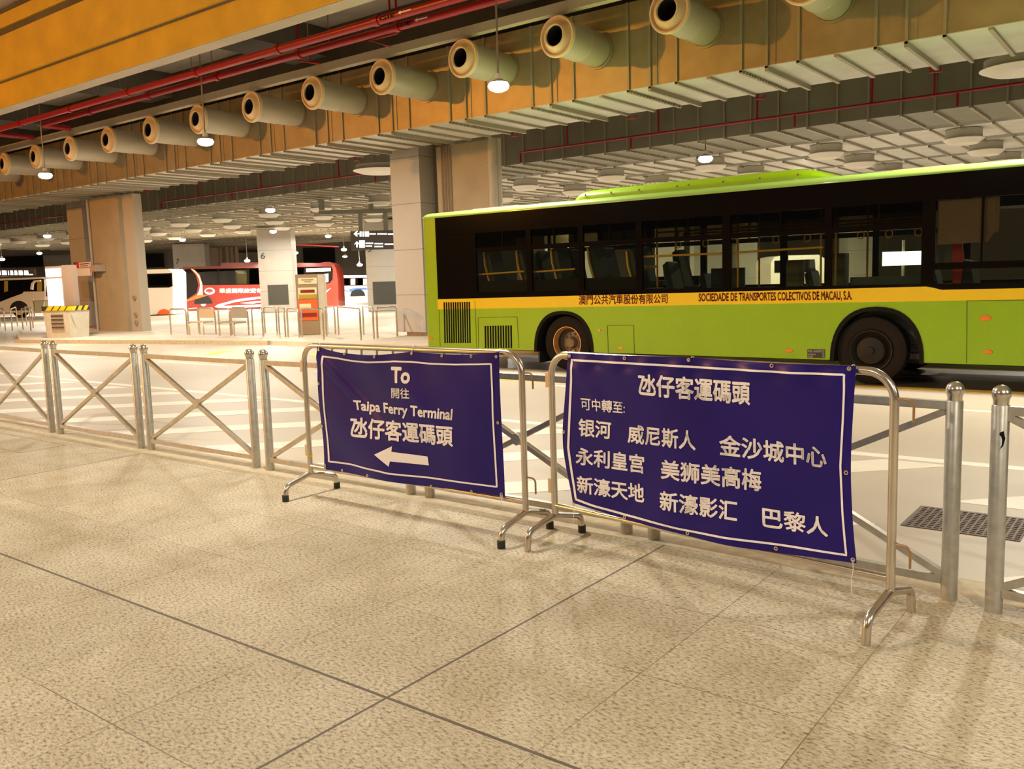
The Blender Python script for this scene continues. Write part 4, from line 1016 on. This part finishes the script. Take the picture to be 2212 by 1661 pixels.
m.obox(f+ke*0.05+u*0.55, ke, kn, u, 0.30, 0.012, 0.28)
part('louvre', m, M_plinth, kb)
m = MB()
for k in range(4): m.obox(f+ke*0.05+u*(0.36+0.13*k)-kn*0.02, ke, kn, u, 0.29, 0.01, 0.028)
part('louvre_slat', m, M_vent, kb)
ls = root('lit_sign_box', kc+u*H_, 'tall glowing white sign box with brown casing standing on the hazard-banded block', 'sign')
m = MB(); m.obox(kc+u*(H_+0.68)-ke*0.30, ke, kn, u, 0.42, 0.10, 0.68); part('casing', m, M_brown, ls)
m = MB(); m.obox(kc+u*(H_+0.68)+ke*0.28+kn*0.05, ke, kn, u, 0.22, 0.12, 0.70); part('side_casing', m, M_brown, ls)
m = MB(); m.obox(kc+u*(H_+0.47)-ke*0.32-kn*0.11, ke, kn, u, 0.36, 0.012, 0.46).obox(kc+u*(H_+1.14)-ke*0.32-kn*0.11, ke, kn, u, 0.36, 0.012, 0.14); part('glowing_face', m, M_glow, ls)
# small red and white sign between the two left columns
P0 = onY(160,567,17.2); P1 = onY(197,596,17.2)
sg = root('notice_sign', P0, 'small white notice with a red corner, fixed between the two far left columns', 'sign')
part('board', MB().box(P0.x, P1.x, 17.2, 17.23, P1.z, P0.z), M_txtw, sg)
h_ = P0.z-P1.z; wd = P1.x-P0.x
part('red_print', MB().box(P0.x, P0.x+wd*0.30, 17.19, 17.2, P0.z-h_*0.42, P0.z).box(P0.x, P0.x+wd*0.07, 17.19, 17.2, P1.z, P0.z).box(P0.x, P1.x, 17.19, 17.2, P0.z-h_*0.03, P0.z).box(P0.x+wd*0.3, P1.x, 17.19, 17.2, P0.z-h_*0.42, P0.z-h_*0.38).box(P1.x-wd*0.02, P1.x, 17.19, 17.2, P1.z, P0.z).box(P0.x, P1.x, 17.19, 17.2, P1.z, P1.z+h_*0.03), M_signred, sg)
part('text_lines', MB().box(P0.x+wd*0.36, P1.x-wd*0.08, 17.19, 17.2, P0.z-h_*0.17, P0.z-h_*0.12).box(P0.x+wd*0.36, P1.x-wd*0.14, 17.19, 17.2, P0.z-h_*0.30, P0.z-h_*0.26), M_txtk, sg)
part('bracket', MB().box(P1.x, P1.x+0.35, 17.21, 17.6, P1.z+h_*0.3, P0.z-h_*0.25), M_plinth, sg)
# bronze poster stand
def fbox(pxl, pxr, pyt, pyb, dep, thick):
    """box facing the camera-ward yaw at a given depth, front face spans the measured extents"""
    a = atd(pxl, pyt, dep); b = atd(pxr, pyt, dep); c = atd(pxr, pyb, dep); d = atd(pxl, pyb, dep)
    zt = (a.z+b.z)/2; zb_ = (c.z+d.z)/2; p0 = Vector(((a.x+d.x)/2,(a.y+d.y)/2,0)); p1 = Vector(((b.x+c.x)/2,(b.y+c.y)/2,0))
    m = MB(); e = RH; L = (p1-p0).dot(e); cc = p0 + e*L/2 + FH*thick/2 + u*((zt+zb_)/2)
    m.obox(cc, e, FH, u, L/2, thick/2, (zt-zb_)/2); return m
TD = 27.4
tot = root('poster_totem', gq(662, 722), 'bronze free-standing poster stand with a cream header and red posters', 'poster stand')
part('frame', fbox(641, 688, 592.5, 722, TD, 0.35), M_totem, tot)
part('side_face', fbox(688.3, 702, 592.5, 722, TD+0.02, 0.34), M_block, tot)
part('header_poster', fbox(644, 684.5, 600, 613.5, TD-0.02, 0.02), M_cream, tot)
part('upper_poster', fbox(644, 684.5, 621, 645.5, TD-0.02, 0.02), M_cream, tot)
part('red_poster', fbox(645, 687, 646.5, 692, TD-0.02, 0.02), M_orgbus, tot)
m = fbox(647, 672, 656, 668, TD-0.045, 0.02); part('poster_picture', m, M_cream, tot)
part('poster_picture', fbox(649, 679, 626, 632, TD-0.045, 0.02), M_redbus, tot)
part('poster_picture', fbox(646, 684, 636, 645, TD-0.045, 0.02), M_curty, tot)
part('poster_picture', fbox(647, 684, 676, 684, TD-0.045, 0.02), M_redbus, tot)
part('poster_picture', fbox(648, 654, 678, 685, TD-0.07, 0.02), M_blue, tot)
part('header_text', fbox(650, 676, 603, 605, TD-0.045, 0.02), M_brown, tot)
part('header_text', fbox(656, 672, 607.5, 609, TD-0.045, 0.02), M_brown, tot)

# ================================================================== FAR HALL
def far_column(x0, x1, dep, label, num=None, nq=None, vent=None, seamoff=0.0):
    base = atd((x0+x1)/2, 650, dep)
    r = root('clad_column', Vector((base.x, base.y, 0)), label, 'column')
    a = atd(x0, 600, dep); b = atd(x1, 600, dep); L = (b-a).dot(RH); c = Vector((a.x, a.y, 0)) + RH*L/2 + FH*0.6
    part('cladding', MB().obox(c+u*2.6, RH, FH, u, L/2, 0.6, 2.6), M_cladf, r)
    if num:
        m = MB(); letter(m, num, nq, 0.0, lambda p, q: atd(p, q, dep-0.02)); part('number', m, M_txtk, r, fixn=False)
    if vent:
        part('vent_grille', fbox(*vent, dep-0.03, 0.04), M_vent, r)
    return r
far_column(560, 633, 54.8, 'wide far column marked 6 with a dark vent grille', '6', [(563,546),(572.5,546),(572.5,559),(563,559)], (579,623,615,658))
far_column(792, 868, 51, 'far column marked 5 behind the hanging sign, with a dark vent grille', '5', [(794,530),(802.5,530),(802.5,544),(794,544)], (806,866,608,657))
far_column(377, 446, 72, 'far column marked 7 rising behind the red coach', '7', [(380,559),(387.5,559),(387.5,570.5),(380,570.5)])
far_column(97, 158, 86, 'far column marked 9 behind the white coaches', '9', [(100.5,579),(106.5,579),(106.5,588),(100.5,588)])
far_column(1180, 1230, 50, 'far pale column seen through the rear windows of the green bus')
far_column(1500, 1560, 48, 'far pale column seen through the middle windows of the green bus')
far_column(1830, 1890, 46, 'far pale column seen through the front windows of the green bus')
far_column(1264, 1304, 45, 'far pale column seen through the third rear window of the green bus')
far_column(1424, 1478, 44, 'far pale column seen through the fourth window of the green bus')
far_column(1594, 1636, 47, 'far pale column seen through the fifth window of the green bus')
structure('wall_back', fbox(-500, 2900, 480, 652, 92, 0.4), M_farw)
single('dark_opening', fbox(292, 350, 548, 578, 91, 0.5), M_dark, 'dark window strip in the far wall right of the left concrete column', 'opening')
single('dark_opening', fbox(0, 96, 553, 577, 91, 0.5), M_dark, 'dark window strip in the far wall at the left picture edge', 'opening')
single('dark_opening', fbox(655, 722, 535, 572, 91, 0.5), M_dark, 'dark opening in the far wall between column 6 and the hanging sign', 'opening')
single('dark_opening', fbox(508, 562, 541, 545, 91, 0.5), M_redroof, 'thin dark red strip on the far wall left of the number 6 column', 'wall strip')
m = MB()
for px in (462, 478, 492, 502, 512):
    a = atd(px, 560, 80); m.tube([Vector((a.x,a.y,0)), Vector((a.x,a.y,5.2))], 0.18 if px > 470 else 0.55, 10)
single('pipe_cluster', m, M_plinth, 'cluster of brown vertical pipes behind the red coach', 'pipes', smooth=True)
r = single('red_pipe', MB().tube([atd(634,528,60), atd(732,533,60)], 0.04, 8), M_red, 'distant red pipe right of the number 6 column', 'pipe', smooth=True)
# hanging sign with carrier bar
hs = root('hanging_sign', atd(806, 500, 37), 'dark hanging direction sign with glowing white symbols, left of the tall clad column', 'sign')
part('board', fbox(758, 852, 498, 539, 37, 0.25), M_signk, hs)
part('carrier_bar', fbox(688, 870, 452, 461, 37.4, 0.25), M_ductg, hs)
for a, b, t, d in ((688,698,430,453),(796,805,440,453),(774,783,460,499),(828,837,460,499)): part('hanger', fbox(a, b, t, d, 37.4, 0.25), M_ductg, hs)
def fpoly(m, pts, dep): m.add([atd(p[0], p[1], dep) for p in pts], [tuple(range(len(pts)))])
m = MB(); D = 36.98
fpoly(m, [(764,505),(770,499.5),(773,499.5),(769,503.8),(776,503.8),(776,506.2),(769,506.2),(773,510.5),(770,510.5)], D)
fpoly(m, [(771,521),(776,526.5),(776,529),(772.5,525.5),(772.5,534),(769.5,534),(769.5,525.5),(766,529),(766,526.5)], D)
for x0, x1 in ((777,781),(783,786),(788,797)): fpoly(m, [(x0,500),(x1,500),(x1,511),(x0,511)], D)
fpoly(m, [(776,519),(788,519),(788,535),(776,535)], D)
for i, (x0, x1, y0) in enumerate([(798,812,504),(815,836,504),(838,849,504.5),(790,806,524),(809,828,525),(831,849,526),(790,804,530),(809,826,531)]):
    x = x0
    while x < x1: fpoly(m, [(x,y0),(x+1.6,y0),(x+1.6,y0+2.8),(x,y0+2.8)], D); x += 2.4
part('glowing_symbols', m, M_glow2, hs, fixn=False)
hs2 = root('hanging_sign', atd(36, 590, 60), 'dark hanging sign with glowing white lettering at the left picture edge', 'sign')
part('board', fbox(-40, 74, 581.5, 597, 60, 0.25), M_signk, hs2)
m = MB(); D = 59.98
for x0, x1 in ((0,2),(4,15),(17,20),(22,29),(31,38),(40,50),(52,62)): fpoly(m, [(x0,584),(x1-1.5,584.5),(x1,594),(x0+0.5,594)], D)
fpoly(m, [(62,592),(71,592),(71,594),(62,594)], D)
part('glowing_symbols', m, M_glow2, hs2, fixn=False)

# ------------------------------------------------------------------ coaches (drawn in their own side plane)
def plane_prism(pts, dep, thick, th0=0.0):
    m = MB(); m.prism([(p[0], p[1]) for p in pts], lambda a, b: atd(a, b, dep)+FH*th0, lambda a, b: atd(a, b, dep)+FH*(th0+thick)); return m
def decal(m, pts, dep, k=1):
    return plane_prism(pts, dep-0.02*k, 0.015)
def cwheel(px, rad_px, dep, r, rim=M_silver):
    """a coach wheel standing on the road below the given pixel column"""
    a = atd(px, 660, dep); R_ = rad_px; c = Vector((a.x, a.y, R_+RZ)) + FH*0.02
    w_ = part('wheel', MB().lathe([(R_*0.6,-0.28),(R_*0.95,-0.28),(R_,-0.22),(R_,-0.04),(R_*0.94,0.01),(R_*0.6,0.01)], c, -FH, 28, True), M_tyre, r, True)
    part('rim', MB().lathe([(R_*0.62,0.012),(R_*0.55,0.0),(R_*0.3,0.03),(0,0.03)], c, -FH, 20), rim, w_, True)
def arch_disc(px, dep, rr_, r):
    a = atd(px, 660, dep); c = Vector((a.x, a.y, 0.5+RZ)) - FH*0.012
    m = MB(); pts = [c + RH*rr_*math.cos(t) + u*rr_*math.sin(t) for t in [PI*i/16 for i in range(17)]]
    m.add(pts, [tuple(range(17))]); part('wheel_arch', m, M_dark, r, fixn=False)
zc_ = lambda x, y: (340+x/3.814, 420+y/3.814)
RD = 64.0
rc = root('coach', atd(540, 672, RD)*1.0, 'red touring coach with white lettering and white swooshes, behind column 6', 'coach')
rc.location.z = RZ
zp = lambda L: [zc_(*p) for p in L]
part('body', plane_prism(zp([(118,975),(104,900),(108,840),(125,740),(140,665),(165,618),(215,600),(520,592),(1330,580),(1370,562),(1425,560),(1455,578),(1472,615),(1486,700),(1494,930),(1488,965)]), RD, 2.5), M_redbus, rc)
part('roof_edge', decal(None, zp([(165,618),(215,598),(520,590),(520,568),(560,562),(850,558),(1330,566),(1375,556),(1425,556),(1452,572),(1440,592),(300,612),(170,626)]), RD), M_redroof, rc)
part('cab_glass', decal(None, zp([(150,882),(140,790),(150,665),(185,620),(270,612),(318,670),(336,745),(322,812),(245,862)]), RD, 1), M_blk, rc)
part('side_glass', decal(None, zp([(296,614),(1435,594),(1446,620),(1443,700),(1420,728),(1375,738),(372,746),(352,660)]), RD, 1), M_blk, rc)
for q in ([(325,622),(492,618),(492,738),(378,740),(362,670)],[(512,618),(735,614),(735,738),(512,740)],[(758,614),(975,610),(975,735),(758,738)],[(1000,608),(1205,604),(1205,733),(1000,735)]):
    part('pane', decal(None, zp(q), RD, 2), G_coach, rc)
part('curtain', decal(None, zp([(640,622),(735,620),(735,735),(655,737)]), RD, 1.5), M_curty, rc)
part('pane', decal(None, zp([(1225,640),(1428,632),(1428,604),(1225,610)]), RD, 2), M_cladf, rc)
part('rear_pane', decal(None, zp([(1374,655),(1408,652),(1408,722),(1374,725)]), RD, 2), M_white, rc)
part('door_poster', decal(None, zp([(175,798),(215,796),(215,824),(175,828)]), RD, 2), M_white, rc)
part('silver_swoosh', decal(None, zp([(275,612),(305,622),(345,668),(370,735),(374,828),(326,830),(345,790),(352,745),(345,700),(322,655)]), RD, 2), M_silver, rc)
part('orange_panel', decal(None, zp([(148,885),(250,866),(330,826),(420,830),(330,860),(215,890)]), RD, 2), M_orgbus, rc)
m = decal(None, zp([(470,925),(500,905),(640,870),(860,842),(860,856),(650,885),(560,908),(540,918),(640,915),(862,905),(862,925),(600,936),(500,934)]), RD, 2); part('white_swoosh', m, M_txtw, rc)
part('white_swoosh', decal(None, zp([(680,895),(800,880),(860,878),(860,888),(780,900)]), RD, 2), M_txtw, rc)
part('blue_line', decal(None, zp([(555,882),(700,855),(862,838),(862,844),(700,862)]), RD, 2), M_blue, rc)
part('white_swoosh', decal(None, zp([(1380,800),(1430,770),(1400,802),(1375,828)]), RD, 2), M_txtw, rc)
part('emblem', decal(None, zp([(430+43*math.cos(t), 797+28*math.sin(t)) for t in [2*PI*i/24 for i in range(24)]]), RD, 2), M_txtw, rc)
part('emblem_bird', decal(None, zp([(398,800),(402,785),(425,776),(450,782),(462,797),(448,800),(440,812),(434,800),(425,815),(418,800),(405,806)]), RD, 3), M_signred, rc)
m = MB(); letter(m, '華盛國際旅遊有', zp([(510,772),(862,772),(862,812),(510,814)]), 0.03, lambda a, b: atd(a, b, RD-0.05)); part('lettering', m, M_txtw, rc, fixn=False)
part('mirror_arm', plane_prism(zp([(60,650),(70,638),(130,630),(188,630),(188,650),(120,652),(82,660),(80,715),(60,730),(50,700)]), RD, 0.12, -0.3), M_redbus, rc)
arch_disc(zc_(380,900)[0], RD, 0.66, rc); cwheel(zc_(380,900)[0], 0.5, RD, rc); arch_disc(zc_(1180,900)[0], RD, 0.66, rc); cwheel(zc_(1180,900)[0], 0.5, RD, rc)
# white coach behind the left concrete column
WD = 56.0
wc = root('coach', atd(235, 680, WD), 'white coach behind the left concrete column, with an orange half disc at its right end', 'coach'); wc.location.z = RZ
part('body', plane_prism([(97,679),(96,640),(99,612),(104,600),(118,594),(150,591),(291,583),(364,581),(372,588),(374,679)], WD, 2.4), M_white, wc)
part('side_glass', decal(None, [(100,640),(99,606),(108,600),(152,596),(291,592),(371,590),(373,618),(365,621),(310,622),(296,627),(150,634),(132,642)], WD), M_blk, wc)
for q in ([(128,602),(139,601),(139,626),(128,627)],): part('curtain', decal(None, q, WD, 1.5), M_curty, wc)
for q in ([(110,606),(120,605),(120,620),(110,621)],[(300,596),(318,595),(318,617),(300,618)],[(322,595),(368,594),(368,616),(322,617)]): part('pane', decal(None, q, WD, 2), G_coach, wc)
part('orange_half_disc', decal(None, [(354+14*math.cos(t), 679.5-12*math.sin(t)) for t in [PI*i/14 for i in range(15)]], WD, 2), M_orgbus, wc)
arch_disc(297, WD, 0.68, wc); cwheel(297, 0.5, WD, wc)
# white coach at the left edge
LD = 60.0
lc = root('coach', atd(0, 680, LD), 'white coach with a white mirror arm, cut by the left picture edge', 'coach'); lc.location.z = RZ
part('body', plane_prism([(-210,676),(-210,608),(0,602),(88,598.5),(96,604),(97,640),(94,660),(88,675)], LD, 2.5), M_white, lc)
part('side_glass', decal(None, [(-200,612),(0,606),(94,602),(95,629),(51,630),(48,634),(20,644),(0,652),(-30,660),(-200,662)], LD), M_blk, lc)
for q in ([(18,608),(31,607),(31,628),(18,630)],[(35,607),(49,606),(49,628),(35,629)],[(55,606),(70,605.5),(70,627),(55,628)]): part('pane', decal(None, q, LD, 2), G_coach, lc)
for q in ([(9,607),(17,607),(17,629),(9,631)],[(80,605),(91,604),(91,628),(80,628)]): part('curtain', decal(None, q, LD, 1.5), M_curty, lc)
part('mirror_arm', plane_prism([(71,625),(73,612),(79,606),(92,604.5),(92,608),(81,609.5),(77,614),(76,626)], LD, 0.15, -0.35), M_white, lc)
arch_disc(41, LD, 0.66, lc); cwheel(41, 0.5, LD, lc)
# distant white bus with blue strokes
DD = 78.0
dc = root('coach', atd(760, 650, DD), 'distant white bus with blue strokes between the red coach and column 5', 'coach'); dc.location.z = RZ
q2 = lambda L: [zc_(*p) for p in L]
part('body', plane_prism(q2([(1440,885),(1440,680),(1490,668),(1760,664),(1760,885)]), DD, 2.5), M_white, dc)
part('side_glass', decal(None, q2([(1480,690),(1760,684),(1760,748),(1480,752)]), DD), M_blk, dc)
for a in (1495, 1540, 1592, 1652, 1695): part('pane', decal(None, q2([(a,694),(a+38,693),(a+38,744),(a,745)]), DD, 2), M_cladf if a in (1592, 1695) else G_coach, dc)
part('blue_stroke', decal(None, q2([(1575,780),(1640,768),(1725,770),(1725,782),(1640,782),(1590,800)]), DD, 2), M_blue, dc)
part('blue_stroke', decal(None, q2([(1510,778),(1560,792),(1600,800),(1560,798)]), DD, 2), M_blue, dc)
arch_disc(zc_(1655,0)[0], DD, 0.66, dc); cwheel(zc_(1655,0)[0], 0.5, DD, dc)
# things seen through the green bus
vd = 36.0
vc = root('minibus', atd(1720, 640, vd), 'cream minibus seen through the front windows of the green bus', 'minibus'); vc.location.z = RZ
part('body', plane_prism([(1665,690),(1665,568),(1672,556),(1690,552),(1768,550),(1784,560),(1788,690)], vd, 2.2), M_white, vc)
part('windscreen', decal(None, [(1673,563),(1760,560),(1762,588),(1673,589)], vd), M_blk, vc)
lb = single('light_box', fbox(1911, 1996, 543, 573, 32, 0.2), M_glow, 'glowing white sign box seen through the front window of the green bus', 'sign')
part('post', MB().tube([Vector((atd(1950,600,32.1).x, atd(1950,600,32.1).y, RZ)), Vector((atd(1950,600,32.1).x, atd(1950,600,32.1).y, 2.6))], 0.05, 8), M_steelp, lb)
# manhole and access cover
mc = root('drain_cover', Vector((-1.05, 6.2, RZ)), 'dark cast iron drain cover in the road at the right', 'drain cover')
part('plate', MB().box(-1.40, -0.72, 5.92, 6.48, RZ, RZ+0.006), M_manh, mc)
m = MB()
for i in range(16):
    for j in range(12): m.box(-1.37+i*0.041, -1.37+i*0.041+0.026, 5.95+j*0.0435, 5.95+j*0.0435+0.014, RZ+0.006, RZ+0.011)
tag(part('tread_pattern', m, M_manh, mc), kind='stuff')
a, b, c, d = onz(0, 948), onz(58, 944), onz(122, 963), onz(0, 985)
m = MB()
for p, q in ((Vector((-12.2,4.05,0.001)),Vector((-9.62,4.05,0.001))),(Vector((-9.62,4.05,0.001)),Vector((-9.62,4.52,0.001))),(Vector((-9.62,4.52,0.001)),Vector((-12.2,4.52,0.001)))): m.bar(p, q, 0.012, 0.002)
single('access_cover', m, M_rib, 'flat paved access cover outline near the left fence panels', 'cover')
# glass screens behind the kiosk
gs = root('glass_screen', atd(110, 680, 50), 'low pale glass screen behind the lit kiosk', 'screen'); gs.location.z = RZ
part('pane', fbox(73, 155, 648, 675, 50, 0.05), G_mid, gs)
part('frame', fbox(71, 73, 645, 687, 50, 0.08), M_steelp, gs); part('frame', fbox(150, 152, 645, 687, 50, 0.08), M_steelp, gs); part('frame', fbox(66, 155, 648, 649.5, 50, 0.08), M_steelp, gs)
